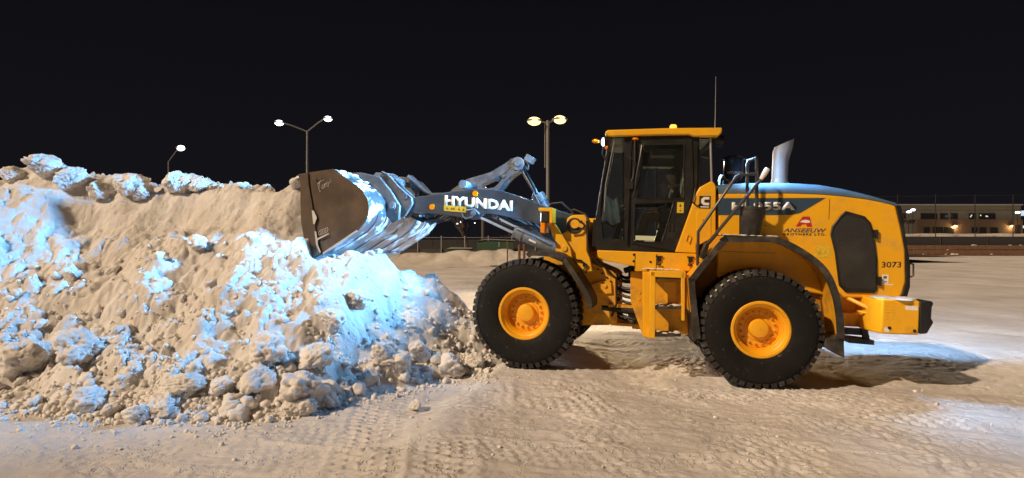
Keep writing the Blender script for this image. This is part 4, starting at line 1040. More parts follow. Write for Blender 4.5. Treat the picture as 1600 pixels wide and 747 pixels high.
OUT = T['cab_outline']
glass_front = T['cab_side_glass']
door_zone = [(-1.93,3.585),(-0.93,3.60),(-0.88,2.79),(-1.15,1.90),(-1.86,1.94)]
cabs = []
for s in (-1, 1):
    y0, y1 = s*0.72, s*0.78
    o = plate_with_holes('cab_side', OUT, [glass_front, T['door_up'], T['door_low']], y0, y1, M['cabblack'], LD)
    cabs.append(o)
    def pane(poly, y, name='window_pane'):
        b = MB(); b.prism(poly, y-0.004, y+0.004); return b.build(name, M['glass'], o, smooth=0)
    pane(glass_front, s*0.755); pane(T['door_up'], s*0.755); pane(T['door_low'], s*0.755)
    # the door stands a little proud of the cab wall
    D_ = plate_with_holes('door', T['door'], [T['door_up'], T['door_low']], s*0.7805, s*0.80, M['cabblack'], LD)
    if s < 0:
        for pl in (T['door_up'], T['door_low']):
            b = MB(); b.tube([(x, -0.803, z) for x, z in pl+pl[:1]], 0.013, 6); b.build('window_seal', M['black'], D_)
        b = MB(); b.box((-1.262,-0.812,2.17),(-1.222,-0.80,2.31)); b.box((-1.205,-0.812,2.18),(-1.165,-0.80,2.29)); b.build('door_handle', M['black'], D_, bevel=0.008)
        (x0_, z0_), (x1_, z1_) = T['label_door']; b = MB(); b.box((x0_,-0.8035,z1_),(x1_,-0.8005,z0_)); b.build('warning_label', M['label_yellow'], D_)
        b = MB(); b.prism([(x0_+0.03,z1_+0.095),(x0_+0.065,z1_+0.095),(x0_+0.048,z1_+0.135)], -0.806, -0.8036); b.prism([(x0_+0.03,z1_+0.03),(x0_+0.06,z1_+0.025),(x0_+0.06,z1_+0.05)], -0.806, -0.8036); b.build('label_mark', M['ink'], D_)
        (x0_, z0_), (x1_, z1_) = T['label_glass']; b = MB(); b.box((x0_,-0.803,z1_),(x1_,-0.7995,z0_)); b.build('pale_label', M['label_green'], D_)
        b = MB(); b.tube([(-1.795,-0.825,3.56),(-1.785,-0.83,3.25),(-1.80,-0.83,2.98),(-1.85,-0.83,2.86)], 0.018, 8); b.tube([(-1.92,-0.79,3.30),(-1.78,-0.83,3.24)], 0.010, 6)
        b.box((-1.87,-0.86,2.80),(-1.80,-0.81,2.92)); b.box((-1.80,-0.85,3.13),(-1.765,-0.82,3.2)); b.build('mirror_arm', M['black'], D_)
        b = MB(); b.ball((-1.79,-0.82,3.565), (0.05,0.04,0.022), 8); b.build('marker_cap', M['orange'], D_)
        b = MB(); b.tube([(-1.69,-0.81,3.47),(-1.71,-0.85,3.3),(-1.755,-0.85,3.0),(-1.78,-0.81,2.7)], 0.014, 8); b.build('grab_bar', M['rail'], D_)
        b = MB(); b.tube([(-1.85,-0.80,3.55),(-1.86,-0.81,1.95)], 0.016, 6); b.build('door_hinge_strip', M['black'], D_)
    # rear quarter glass and pillars
    b = MB(); b.prism(T['rear_glass'], s*0.752, s*0.76); b.build('window_pane', M['glass'], o, smooth=0)
    b = MB(); b.tube([(-0.682,s*0.76,3.6),(-0.640,s*0.76,2.93)], 0.016, 8); b.build('glass_edge_strip', M['galv'], o)
    b = MB(); b.prism([(-0.905,3.62),(-0.85,3.62),(-0.80,2.86),(-0.86,2.7)], s*0.70, s*0.78); b.tube([(-0.88,s*0.80,3.50),(-0.865,s*0.80,2.95),(-0.88,s*0.80,2.78)], 0.014, 6); b.build('pillar', M['cabblack'], o)
    b = MB(); b.tube([(glass_front[0][0]+0.035, s*0.784, 3.58),(glass_front[5][0]+0.05, s*0.784, 2.85),(glass_front[4][0]+0.06, s*0.784, 2.45)], 0.008, 6); b.build('glass_edge_strip', M['galv'], o)
    b = MB(); b.prism(T['panel'], s*0.40, s*0.84)
    PN = b.build('side_cover', M['yellow'], LD, bevel=0.015)
    if s < 0:
        b = MB(); b.prism(T['panel_door'], -0.8465, -0.8405); b.build('access_door', M['yellow'], PN, bevel=0.003)
        (x0_, z0_), (x1_, z1_) = T['logoC']
        b = MB(); b.box((x0_,-0.8435,z1_),(x1_,-0.8405,z0_)); b.build('emblem_plate', M['ink'], PN)
        b = MB(); w_ = x1_-x0_; h_ = z0_-z1_
        def cc(u, v): return (x0_+w_*u, z1_+h_*v)
        b.prism([cc(0.88,0.92),cc(0.40,0.92),cc(0.16,0.74),cc(0.16,0.46),cc(0.38,0.26),cc(0.88,0.26),cc(0.88,0.46),cc(0.52,0.46),cc(0.44,0.54),cc(0.44,0.66),cc(0.52,0.72),cc(0.88,0.72)], -0.847, -0.8436)
        b.prism([cc(0.12,0.08),cc(0.88,0.08),cc(0.88,0.16),cc(0.12,0.16)], -0.847, -0.8436)
        b.build('emblem', M['white'], PN)
        b = MB(); b.disc(0.013, (-0.76,2.36), -0.853, -0.846, 8); b.tube([(-0.97,-0.847,2.13),(-0.99,-0.85,2.05),(-0.94,-0.85,2.0),(-0.92,-0.85,2.1),(-0.97,-0.847,2.13)], 0.01, 6)
        b.build('cover_latch', M['yellow_dirty'], PN)
        b = MB(); b.tube([(-0.88,-0.80,2.83),(-0.90,-0.86,2.72),(-0.92,-0.86,2.62),(-0.85,-0.85,2.56),(-0.80,-0.845,2.60)], 0.012, 6); b.build('cable', M['hose'], PN)
    b = MB(); b.prism(T['cabskirt'], s*0.60, s*0.86)
    SK = b.build('cab_skirt', M['yellow'], LD, bevel=0.012)
    if s < 0:
        for x, z in T['latch']:
            b = MB(); b.box((x-0.03,-0.885,z-0.05),(x+0.03,-0.86,z+0.03)); b.tube([(x-0.05,-0.88,z+0.02),(x+0.05,-0.88,z+0.02)], 0.012, 6); b.tube([(x,-0.88,z-0.03),(x-0.03,-0.89,z-0.10),(x+0.03,-0.89,z-0.10)], 0.014, 6); b.build('rubber_latch', M['black'], SK)
        b = MB(); b.box((-1.418,-0.864,1.56),(-1.408,-0.8605,1.82)); b.box((-1.735,-0.864,1.58),(-1.727,-0.8605,1.82)); b.build('panel_seam', M['black'], SK)
        for x, z in ((-1.75,1.80),(-1.75,1.70),(-1.50,1.70)):
            b = MB(); b.disc(0.018, (x, z), -0.868, -0.86, 10); b.build('bolt_head', M['black'], SK)
# floor, roof lining, rear wall and windscreen
b = MB(); b.box((-2.30,-0.72,1.80),(-0.85,0.72,1.90)); b.build('cab_floor', M['cabblack'], LD)
b = MB(); b.prism([(-0.92,3.6),(-0.86,3.6),(-0.84,1.9),(-0.92,1.9)], -0.72, -0.42); b.prism([(-0.92,3.6),(-0.86,3.6),(-0.84,1.9),(-0.92,1.9)], 0.42, 0.72); b.prism([(-0.92,2.6),(-0.86,2.6),(-0.84,1.9),(-0.92,1.9)], -0.42, 0.42)
b.build('cab_rear_wall', M['cabblack'], LD)
b = MB(); b.prism([(-0.895,3.6),(-0.887,3.6),(-0.875,2.6),(-0.883,2.6)], -0.42, 0.42); b.build('window_pane', M['glass'], LD, smooth=0)
b = MB(); b.strip([(-2.185,3.60),(-2.274,2.83),(-2.31,2.55),(-2.335,2.32)], 0.008, -0.72, 0.72); b.build('windscreen', M['glass'], LD)
b = MB(); b.strip([(-2.336,2.32),(-2.34,1.90)], 0.05, -0.72, 0.72); b.build('cab_nose', M['cabblack'], LD)
for s in (-1, 1):
    b = MB(); b.tube([(-2.18,s*0.735,3.60),(-2.272,s*0.735,2.83),(-2.31,s*0.735,2.55),(-2.335,s*0.735,2.3)], 0.018, 8); b.build('pillar', M['cabblack'], LD)
RP = T['roof']
b = MB(); b.prism(RP, -0.86, 0.86); RF = b.build('cab_roof', M['yellow'], LD, bevel=0.02)
b = MB(); b.box((-2.15,-0.74,3.585),(-0.62,0.74,3.60)); b.build('roof_lining', M['cabblack'], LD)
b = MB(); b.prism([(-0.66,3.605),(-0.55,3.605),(-0.64,3.53)], -0.7, 0.7); b.build('roof_bracket', M['black'], LD)
(bx0, bz0), (bx1, bz1) = T['beacon']
b = MB(); b.lathe([(0.058,3.735),(0.058,3.755),(0.052,3.83),(0.04,3.845),(0.001,3.848)], ((bx0+bx1)/2, -0.5, 0), 'z', 20); b.build('beacon', M['beacon'], RF)
(x0_, z0_), (x1_, z1_) = T['antenna']
b = MB(); b.tube([(x0_,-0.5,3.73),(x0_,-0.5,3.95),(x1_,-0.5,z1_)], [0.011,0.006,0.003], 6); b.tube([(x0_,-0.5,3.73),(x0_,-0.5,3.79)], 0.02, 8); b.build('antenna', M['galv'], RF)
x, z = T['worklight'][0]; s = -1
b = MB(); b.tube([(x+0.10, s*0.70, z), (x+0.0, s*0.70, z-0.01)], [0.07, 0.095], 18); b.tube([(x+0.06,s*0.70,z),(x+0.06,s*0.70,z+0.11)], 0.022, 8); WL = b.build('work_light', M['black'], LD)
b = MB(); b.ball((x-0.005, s*0.70, z-0.01), (0.04, 0.07, 0.07), 8); b.build('lamp_lens', M['led'], WL)
for dx, dy, dz in ((-0.13, 0.56, 0.0), (0.06, 0.56, -0.10)):
    b = MB(); b.ball((x+dx, s*(dy+0.16), z+dz), (0.06, 0.05, 0.035), 6); b.build('turn_signal', M['orange'], WL)
b = MB(); b.tube([(x-0.1,s*0.72,z+0.0),(x+0.06,s*0.72,z+0.05)], 0.012, 6); b.build('signal_arm', M['black'], WL)
b = MB(); b.tube([(x+0.0,s*0.74,z-0.08),(x-0.02,s*0.74,z-0.2),(x+0.04,s*0.74,z-0.3)], 0.016, 6); b.build('cable', M['hose'], WL)
def beam(loc, d, energy, cone, blend, col=None):
    ld = bpy.data.lights.new('work_light_beam', 'SPOT'); lo = bpy.data.objects.new('work_light_beam', ld); COL.objects.link(lo)
    ld.energy = energy; ld.color = col or LED_COL; ld.spot_size = R(cone); ld.spot_blend = blend; ld.shadow_soft_size = 0.16
    lo.parent = LD; lo.location = loc; lo.rotation_euler = Vector(d).to_track_quat('-Z', 'Y').to_euler()
beam((x-0.07, s*0.70, z-0.012), (-0.927, -0.219, -0.304), LED_FRONT, 66, 1.0)
beam((x-0.07, s*0.70, z-0.012), (-0.985, -0.03, -0.13), LED_FAR, 44, 1.0)
beam((x-0.07, s*0.70, z-0.012), (-1.0, -0.1, -0.30), LED_FLOOD, 125, 0.6)
for s in (-1, 1):
    b = MB(); b.lathe([(0.0005,-0.62),(0.06,-0.62),(0.088,-0.53),(0.09,-0.48),(0.082,-0.48),(0.08,-0.53),(0.0005,-0.535)], (0,s*0.62,3.575), 'x', 16); WL = b.build('work_light', M['black'], LD)
    b = MB(); b.lathe([(0.0005,-0.530),(0.078,-0.530),(0.078,-0.524),(0.0005,-0.521)], (0,s*0.62,3.575), 'x', 16); b.build('lamp_lens', M['led'], WL)
    beam((-0.515, s*0.62, 3.57), (1.0, s*0.46, -0.36), LED_REAR*(0.85 if s > 0 else 0.40), 112, 1.0, (0.30, 0.60, 1.0))
for p_ in HEADS:      # headlights on the front frame
    ld = bpy.data.lights.new('headlight_beam', 'SPOT'); lo = bpy.data.objects.new('headlight_beam', ld); COL.objects.link(lo)
    ld.energy = LED_HEAD*(5.5 if p_[1] > 0 else 0.6); ld.color = LED_COL; ld.spot_size = R(84); ld.spot_blend = 0.8; ld.shadow_soft_size = 0.06
    lo.parent = LD; lo.matrix_basis = FM @ Matrix.Translation(p_) @ Vector((-1.0, 0.14 if p_[1] > 0 else -0.14, -0.06)).to_track_quat('-Z', 'Y').to_matrix().to_4x4()
# inside the cab
b = MB(); b.box((-1.33,-0.26,2.22),(-0.93,0.26,2.36)); b.prism([(-1.02,2.3),(-0.90,2.3),(-0.88,3.05),(-0.98,3.08)], -0.25, 0.25); b.prism([(-0.97,3.08),(-0.88,3.08),(-0.87,3.28),(-0.95,3.30)], -0.14, 0.14); b.box((-1.25,-0.2,1.9),(-0.98,0.2,2.22))
b.box((-1.35,0.3,2.2),(-1.0,0.45,2.5)); b.box((-1.35,-0.42,2.3),(-1.0,-0.3,2.52)); b.build('seat', M['seat'], LD, bevel=0.04)
b = MB(); b.tube([(-2.05,0,1.9),(-1.95,0,2.3),(-1.80,0,2.62)], 0.05, 10); b.prism([(-2.2,2.3),(-2.05,2.5),(-1.95,2.45),(-2.05,2.2)], -0.3, 0.3); b.build('steering_column', M['seat'], LD)
b = MB(); ring = [(-1.80+0.19*math.cos(a)*0.8, 0.19*math.sin(a), 2.64+0.19*math.cos(a)*0.5) for a in [2*math.pi*k/24 for k in range(25)]]; b.tube(ring, 0.016, 8); b.tube([ring[0], ring[12]], 0.012, 6); b.tube([ring[6], ring[18]], 0.012, 6); b.build('steering_wheel', M['black'], LD)
b = MB(); b.box((-1.72,0.40,3.30),(-1.05,0.70,3.48)); b.box((-1.50,-0.1,3.42),(-1.1,0.3,3.52)); b.build('roof_console', M['cabblack'], LD, bevel=0.02)
b = MB(); b.tube([(-1.35,0.74,3.5),(-1.32,0.74,2.6)], 0.02, 6); b.tube([(-1.50,0.74,3.5),(-1.48,0.74,2.6)], 0.012, 6); b.build('pillar', M['cabblack'], LD)

# engine hood ---------------------------------------------------------------------------------
edge = T['hood_edge']; top = T['hood_top']
outl = edge[:-1] + T['hood_rear'] + [(1.225,1.29),(-0.507,1.50)]
b = MB(); b.prism(outl, -0.80, 0.80)
HD = b.build('engine_hood', M['yellow'], LD, bevel=0.03, seg=3)
ex = [p[0] for p in edge]; ez = [p[1] for p in edge]; tx = [p[0] for p in top]; tz = [p[1] for p in top]
b = MB(); xs_ = np.linspace(-0.545, 1.90, 40); K = 19
vs, fs = [], []
for x in xs_:
    e = float(np.interp(x, ex, ez)); t_ = max(float(np.interp(x*1.0+0.05, tx, tz)), e+0.006)
    row = [(-0.803, e-0.004), (-0.798, e+0.25*(t_-e)), (-0.775, e+0.55*(t_-e)), (-0.73, e+0.80*(t_-e)), (-0.66, e+0.94*(t_-e)), (-0.5, t_), (-0.25, t_+0.012), (0, t_+0.016)]
    row = row + [(-y, z) for y, z in row[-2::-1]]
    vs += [(x, y, z) for y, z in row]
nr = 15
for i in range(len(xs_)-1):
    for j in range(nr-1): fs.append((i*nr+j, i*nr+j+1, (i+1)*nr+j+1, (i+1)*nr+j))
    fs.append((i*nr+nr-1, i*nr, (i+1)*nr, (i+1)*nr+nr-1))
fs += [tuple(range(nr)), tuple((len(xs_)-1)*nr+j for j in range(nr-1, -1, -1))]
b.add(vs, fs); b.build('hood_top', M['hoodgrey'], HD, smooth=50)
yH = -0.80
b = MB(); b.prism(T['decal'], yH-0.004, yH-0.0005); b.build('stripe_decal', M['decal'], HD)
p0, p1, p2 = T['decal_text']; lettering('HL955A', p0, p1, p2[1]-p1[1], yH-0.0045, M['white'], HD, bold=0.05, shear=0.0, space=1.08)
b = MB(); b.prism(T['vent'], yH-0.028, yH-0.001); VN = b.build('vent_door', M['black'], HD, bevel=0.012)
def inner(poly, k):
    cx = sum(p[0] for p in poly)/len(poly); cz = sum(p[1] for p in poly)/len(poly)
    return [(cx+(x-cx)*k, cz+(z-cz)*k) for x, z in poly]
M['vent_mesh'] = mat('vent_perforated', (0.02, 0.02, 0.021), 0.6, dirt=(0.055, 0.05, 0.045), dirt_amt=0.7, scale=3.0, bump=0.7, bscale=70)
b = MB(); b.prism(inner(T['vent'], 0.90), yH-0.032, yH-0.029); b.build('vent_screen', M['vent_mesh'], VN)
for x, z in T['hinges']:
    b = MB(); b.box((x-0.03,yH-0.045,z-0.06),(x+0.03,yH-0.001,z+0.06)); b.tube([(x+0.015,yH-0.04,z-0.065),(x+0.015,yH-0.04,z+0.065)], 0.016, 8); b.build('vent_hinge', M['black'], VN)
p0, p1, p2 = T['num']; lettering('3073', p0, p1, p2[1]-p1[1], yH-0.0005, M['ink'], HD, bold=0.008)
(sx0, sz0), (sx1, sz1), _q = T['sticker']; b = MB(); b.box((sx0,yH-0.003,sz1),(sx1,yH-0.0005,sz0)); b.box((sx0,yH-0.0025,sz1-0.02),(sx0+0.15,yH-0.0005,sz1-0.006)); SS = b.build('service_sticker', M['white'], HD)
b = MB(); b.box((sx0+0.02,yH-0.005,sz0-0.055),(sx1-0.025,yH-0.0032,sz0-0.02)); b.box((sx0+0.03,yH-0.005,sz1+0.015),(sx1-0.02,yH-0.0032,sz1+0.03)); b.build('sticker_print', M['navy'], HD)
(lx0, lz0), (lx1, lz1) = T['alogo']; w_ = lx1-lx0; h_ = lz1-lz0
def al(u, v): return (lx0+w_*u, lz0+h_*v)
b = MB(); b.prism([al(0,0),al(0.27,0),al(0.36,0.2),al(0.62,0.26),al(0.68,0),al(1.0,0),al(0.82,1.0),al(0.40,1.0)], yH-0.0035, yH-0.0005); b.build('company_emblem', M['red'], HD)
b = MB(); b.prism([al(0.24,0.42),al(0.36,0.62),al(0.58,0.70),al(0.82,0.60),al(0.86,0.42),al(0.60,0.36),al(0.40,0.40)], yH-0.006, yH-0.0036); b.build('emblem_map', M['white'], HD)
(x0_, z0_), (x1_, z1_) = T['atext']; slope = 0.025*(x1_-x0_)
me_w = lettering('ANSEEUW', (x0_, z0_), (x1_, z0_+slope), 0.060, yH-0.0005, M['navy'], HD, bold=0.02, shear=0.25, space=1.05)
(x0_, z0_), (x1_, z1_) = T['btext']; lettering('BROTHERS LTD.', (x0_, z0_-0.002), (x1_, z0_+slope-0.002), 0.032, yH-0.0005, M['ink'], HD, bold=0.02, space=1.3)
(x0_, z0_), (x1_, z1_) = T['patch']; b = MB(); b.box((x0_,yH-0.003,z0_),(x1_,yH-0.0005,z1_)); b.build('worn_label', M['label_yellow'], HD)
b = MB(); b.prism([(x0_+0.03,z0_+0.05),(x0_+0.07,z0_+0.13),(x0_+0.10,z0_+0.05)], yH-0.005, yH-0.0032); b.prism([(x0_+0.12,z0_+0.06),(x0_+0.15,z0_+0.06),(x0_+0.14,z0_+0.12)], yH-0.005, yH-0.0032); b.build('label_mark', M['yellow_dirty'], HD)
b = MB(); b.box((-0.05,yH-0.03,2.28),(0.16,yH-0.001,2.31)); b.build('hood_grip', M['yellow_dirty'], HD, bevel=0.01)
b = MB(); b.box((-0.50,yH-0.003,1.90),(0.30,yH-0.001,1.905)); b.box((1.0,yH-0.003,2.42),(1.006,yH-0.001,2.72)); b.build('panel_seam', M['black'], HD)
b = MB(); b.prism(T['grille'], -0.79, 0.79); GR = b.build('rear_grille', M['black'], LD, bevel=0.01)
for k in range(14):
    z = 1.42+0.085*k; x = float(np.interp(z, [1.335,1.5,1.81,2.156,2.64], [2.085,2.118,2.11,2.044,1.96]))
    b = MB(); b.box((x-0.01,-0.7,z),(x+0.02,0.7,z+0.03)); b.build('grille_slat', M['black'], GR)
b = MB(); b.tube([(2.10,-0.795,1.83),(2.14,-0.80,1.82),(2.145,-0.80,1.66),(2.11,-0.795,1.64)], 0.014, 6); b.build('grille_handle', M['black'], GR)

# behind the cab: exhaust, pre-cleaner
X_ = T['exhaust']
cx_ = (X_[2][0]+X_[3][0])/2
b = MB(); n_ = 24
def stack_ring(xl, zl, xr, zr, ry):
    return [((xl+xr)/2+(xr-xl)/2*math.cos(a), ry*math.sin(a), (zl+zr)/2+(zr-zl)/2*math.cos(a)) for a in [2*math.pi*j/n_ for j in range(n_)]]
c0, c1 = cx_-0.119, cx_+0.119
rings = [stack_ring(cx_-0.145, 2.93, cx_+0.145, 2.93, 0.145), stack_ring(cx_-0.143, 2.99, cx_+0.143, 2.99, 0.143), stack_ring(cx_-0.125, 3.06, cx_+0.125, 3.06, 0.125), stack_ring(c0, 3.10, c1, 3.10, 0.119),
         stack_ring(c0, 3.50, c1, 3.34, 0.119), stack_ring(c0+0.004, 3.535, c1+0.012, 3.42, 0.120), stack_ring(c0+0.02, 3.56, c1+0.05, 3.56, 0.122), stack_ring(X_[4][0]+0.035, 3.585, X_[6][0], X_[6][1], 0.122)]
vs = [q for r_ in rings for q in r_]
b.add(vs, [(k*n_+j, k*n_+(j+1)%n_, (k+1)*n_+(j+1)%n_, (k+1)*n_+j) for k in range(len(rings)-1) for j in range(n_)])
b.build('exhaust_stack', M['stack'], LD)
PC = T['precleaner']
pcx = (PC[0][0]+PC[1][0])/2; pr = (PC[1][0]-PC[0][0])/2
M['precleaner'] = mat('precleaner_dark_bowl', (0.03, 0.045, 0.07), 0.3)
b = MB(); b.lathe([(0.06,2.93),(0.06,3.02),(0.12,3.05),(pr*0.95,3.11),(pr*0.97,3.34),(pr*0.9,3.36),(0.0001,3.36)], (pcx,-0.15,0), 'z', 28); PO = b.build('air_precleaner', M['precleaner'], LD)
b = MB(); b.lathe([(pr*0.9,3.36),(pr*1.17,3.365),(pr*1.16,3.38),(pr*0.7,3.415),(0.001,3.43)], (pcx,-0.15,0), 'z', 28); b.build('cap', M['black'], PO)
# white lettering bent round the bowl
me = text_mesh('HYUNDAI', 0.02)
co = np.empty(len(me.vertices)*3); me.vertices.foreach_get('co', co); co = co.reshape(-1, 3)
mn, mx = co.min(0), co.max(0); u = (co[:,0]-mn[0])/(mx[0]-mn[0]); v = (co[:,1]-mn[1])/(mx[1]-mn[1])
an = R(-90) + (u-0.45)*1.75; rad = pr*0.97+0.004
me.vertices.foreach_set('co', np.stack([pcx+rad*np.cos(an), -0.15+rad*np.sin(an), 3.118+v*0.042], 1).ravel())
me.materials.clear(); me.materials.append(M['white']); child('lettering', me, PO)
b = MB(); b.tube([(x, -0.3, z) for x, z in T['blueloop']], 0.018, 8); b.build('hood_handrail', M['rail'], LD)

# rear fenders, deck, steps, rails -----------------------------------------------------------------
FO = smooth_path(T['fenderR_out'], 5)
for s in (-1, 1):
    ya, yb = (s*1.30, s*0.70) if s > 0 else (s*1.30, s*0.70)
    b = MB(); b.strip(FO, 0.03, min(ya,yb), max(ya,yb), 0); FE = b.build('rear_fender', M['yellow_dirty'], LD, smooth=40)
    b = MB(); b.strip([(x, z+0.004) for x, z in FO], 0.085, min(s*1.35,s*1.3005), max(s*1.35,s*1.3005)); b.build('fender_edge', M['fender_rubber'], FE, smooth=40)
    b = MB(); b.prism(T['flapR'], min(s*1.32,s*0.9), max(s*1.32,s*0.9)); b.build('mud_flap', M['fender_rubber'], FE, bevel=0.01)
    b = MB(); b.prism([(-0.9,0.62),(-0.985,1.42),(-0.97,1.42),(-0.86,0.62)], min(s*1.30,s*0.8), max(s*1.30,s*0.8)); b.build('mud_flap', M['fender_rubber'], FE)
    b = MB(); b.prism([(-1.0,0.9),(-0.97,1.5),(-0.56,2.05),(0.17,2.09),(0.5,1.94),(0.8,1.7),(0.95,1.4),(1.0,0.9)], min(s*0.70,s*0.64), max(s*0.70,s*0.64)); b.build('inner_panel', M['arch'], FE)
    b = MB(); b.box((-0.52, min(s*1.28,s*0.7), 2.128), (0.10, max(s*1.28,s*0.7), 2.142)); b.build('deck_plate', M['fender_rubber'], FE)
    # lamp stalk hanging in the arch
    b = MB(); b.tube([(-0.22,s*1.2,2.11),(-0.22,s*1.2,1.98)], 0.03, 8); b.build('arch_stop', M['yellow_dirty'], FE)
    # access ladder
    b = MB(); b.prism(T['lad_post'], min(s*1.27,s*1.19), max(s*1.27,s*1.19)); b.prism(T['lad_post2'], min(s*1.0,s*0.94), max(s*1.0,s*0.94)); b.prism(T['lad_right'], min(s*1.27,s*1.19), max(s*1.27,s*1.19))
    b.prism([(-1.52,1.58),(-1.03,1.60),(-1.03,1.50),(-1.52,1.50)], min(s*1.27,s*0.8), max(s*1.27,s*0.8))
    b.prism([(-1.50,0.63),(-1.42,0.63),(-1.42,0.72),(-1.50,0.72)], min(s*1.22,s*0.6), max(s*1.22,s*0.6))
    LA = b.build('access_ladder', M['yellow'], LD, bevel=0.008)
    b = MB(); b.prism(T['lad_panel'], min(s*0.93,s*0.90), max(s*0.93,s*0.90)); b.build('ladder_back', M['yellow_dirty'], LA)
    for k in range(3):
        (x0_, z0_), (x1_, z1_) = T['lad_steps'][2*k], T['lad_steps'][2*k+1]
        b = MB(); b.prism([(x0_,z0_+0.02),(x1_,z1_+0.02),(x1_,z1_-0.02),(x0_,z0_-0.02)], min(s*1.25,s*0.95), max(s*1.25,s*0.95)); b.build('step', M['fender_rubber'], LA, bevel=0.004)
    b = MB(); b.prism([(-1.30,1.42),(-1.12,1.42),(-1.12,1.10),(-1.26,1.10)], min(s*0.945,s*0.932), max(s*0.945,s*0.932)); b.build('bracket_plate', M['yellow'], LA)
    r1 = [(x, s*1.2, z) for x, z in T['rail1']]
    b = MB(); b.tube(r1, 0.022, 10); b.build('handrail', M['rail'], LD)
    r2 = [(x, s*(1.05 if k < 3 else 1.18), z) for k, (x, z) in enumerate(T['rail2'])]
    b = MB(); b.tube([(r2[0][0], s*1.05, 2.14)]+r2, 0.024, 10); b.build('handrail', M['rail'], LD)
rr = random.Random(17)
m_ = MB()
for k in range(60):
    x = rr.uniform(-0.5, 0.16); y = rr.uniform(-1.27, -0.82); s_ = rr.uniform(0.012, 0.035); m_.ball((x, y, 2.143), (s_*1.8, s_*1.8, s_*0.45), 5)
for k in range(3):
    (x0_, z0_), (x1_, z1_) = T['lad_steps'][2*k], T['lad_steps'][2*k+1]
    for q in range(14):
        u = rr.random(); s_ = rr.uniform(0.01, 0.025); m_.ball((x0_+(x1_-x0_)*u, rr.uniform(-1.24, -0.98), z0_+(z1_-z0_)*u+0.022), (s_*1.8, s_*1.5, s_*0.5), 5)
for k in range(36):
    x = rr.uniform(-1.6, -1.05); s_ = rr.uniform(0.01, 0.03); m_.ball((x, rr.uniform(-0.86, -1.0), 1.60), (s_*1.6, s_*1.6, s_*0.4), 5)
o = m_.build('settled_snow', M['crumb'], LD); o['kind'] = 'stuff'
# lower rear frame, step, counterweight
for s in (-1, 1):
    b = MB(); b.prism(T['rearframe'], min(s*0.72,s*0.60), max(s*0.72,s*0.60)); b.disc(0.03, (1.56,1.05), s*0.72, s*0.735, 10); b.build('frame_rail', M['yellow_dirty'], LD, bevel=0.01)
    b = MB(); b.prism([(1.3,0.86),(1.54,0.86),(1.56,0.77),(1.3,0.77)], min(s*0.8,s*0.7), max(s*0.8,s*0.7)); b.prism([(1.30,0.735),(1.63,0.72),(1.63,0.655),(1.30,0.665)], min(s*0.9,s*0.6), max(s*0.9,s*0.6)); b.prism([(1.48,0.86),(1.56,0.86),(1.6,0.7),(1.52,0.7)], min(s*0.85,s*0.8), max(s*0.85,s*0.8)); b.build('rear_step', M['black'], LD)
    b = MB(); b.tube([(1.30,s*0.75,1.30),(1.45,s*0.85,1.22),(1.52,s*0.95,1.18)], 0.03, 8); b.tube([(1.40,s*0.85,1.12),(1.55,s*0.95,1.10)], 0.018, 6); b.build('rear_bracket', M['yellow'], LD)
cw = T['cw']; zc0, zc1 = 0.868, 1.342
plan = [(1.494,-1.0),(1.565,-1.25),(2.028,-1.25),(2.028,1.25),(1.565,1.25),(1.494,1.0)]
b = MB(); n_ = len(plan)
vs = [(x, y, zc0+(0.0 if x < 1.9 else 0.012)) for x, y in plan] + [(x, y, zc1) for x, y in plan]
b.add(vs, [tuple(range(n_-1,-1,-1)), tuple(range(n_, 2*n_))]+[(i, (i+1)%n_, n_+(i+1)%n_, n_+i) for i in range(n_)])
CW = b.build('counterweight', M['yellow'], LD, bevel=0.02)
b = MB(); b.prism(T['cw_end'], -1.25, 1.25); b.build('bumper_end', M['black'], CW, bevel=0.015)
M['cwsnow'] = M['clod']
b = MB()
rr = random.Random(9)
for k in range(46):
    s_ = rr.uniform(0.03, 0.07); b.ball((rr.uniform(1.60,2.0), rr.uniform(-1.2,1.2), zc1+0.002), (s_*2.0, s_*2.4, s_*0.28), 6)
o = b.build('settled_snow', M['clod'], CW); o['kind'] = 'stuff'
for x, z, r_ in ((1.66,0.955,0.022),(1.97,0.935,0.022)):
    b = MB(); b.disc(r_, (x, z), -1.262, -1.25, 12); b.build('lifting_hole', M['black'], CW)
b = MB(); b.disc(0.06, (1.905,0.955), -1.257, -1.25, 16); b.build('cast_mark', M['yellow_dirty'], CW)
b = MB(); b.box((1.85,-1.253,1.21),(2.0,-1.2503,1.27)); b.build('paper_label', M['white'], CW)
b = MB(); b.box((1.60,-1.253,0.90),(1.66,-1.2503,0.96)); b.build('paper_label', M['white'], CW)
for k in range(6):
    for q in range(2):
        b = MB(); b.box((1.61+0.075*q,-1.2525,1.28-0.042*k),(1.66+0.075*q-0.01*(k%3),-1.2503,1.29-0.042*k)); b.build('stencil_line', M['yellow_dirty'], CW)
# ------------------------------------------------------------------ things on and in the loader
LM = Matrix.Translation((3.655, 9.33, 0.0)) @ Euler((0, R(2.1), R(-9.5))).to_matrix().to_4x4()
# pail hung over the fender deck
b = MB()
prof = [(0.135,0.0),(0.14,0.01),(0.168,0.36),(0.178,0.365),(0.178,0.40),(0.170,0.402),(0.165,0.385),(0.132,0.02),(0.001,0.018)]
b.lathe([(0.001,0.0)]+prof, (0,0,0), 'z', 28)
PA = b.build('pail', M['pail'])
PA.matrix_world = LM @ Matrix.Translation((-0.15, -1.10, 2.150)) @ Matrix.Rotation(R(3), 4, 'Y')
tag(PA, 'black plastic pail standing on the rear fender beside the handrail', 'pail')
b = MB(); b.tube([(0.172*math.cos(a), -0.172*abs(math.sin(a))*0.9, 0.36-0.20*math.sin(a)) for a in [math.pi*k/12 for k in range(13)]], 0.004, 6); b.build('bail_handle', M['rail'], PA)
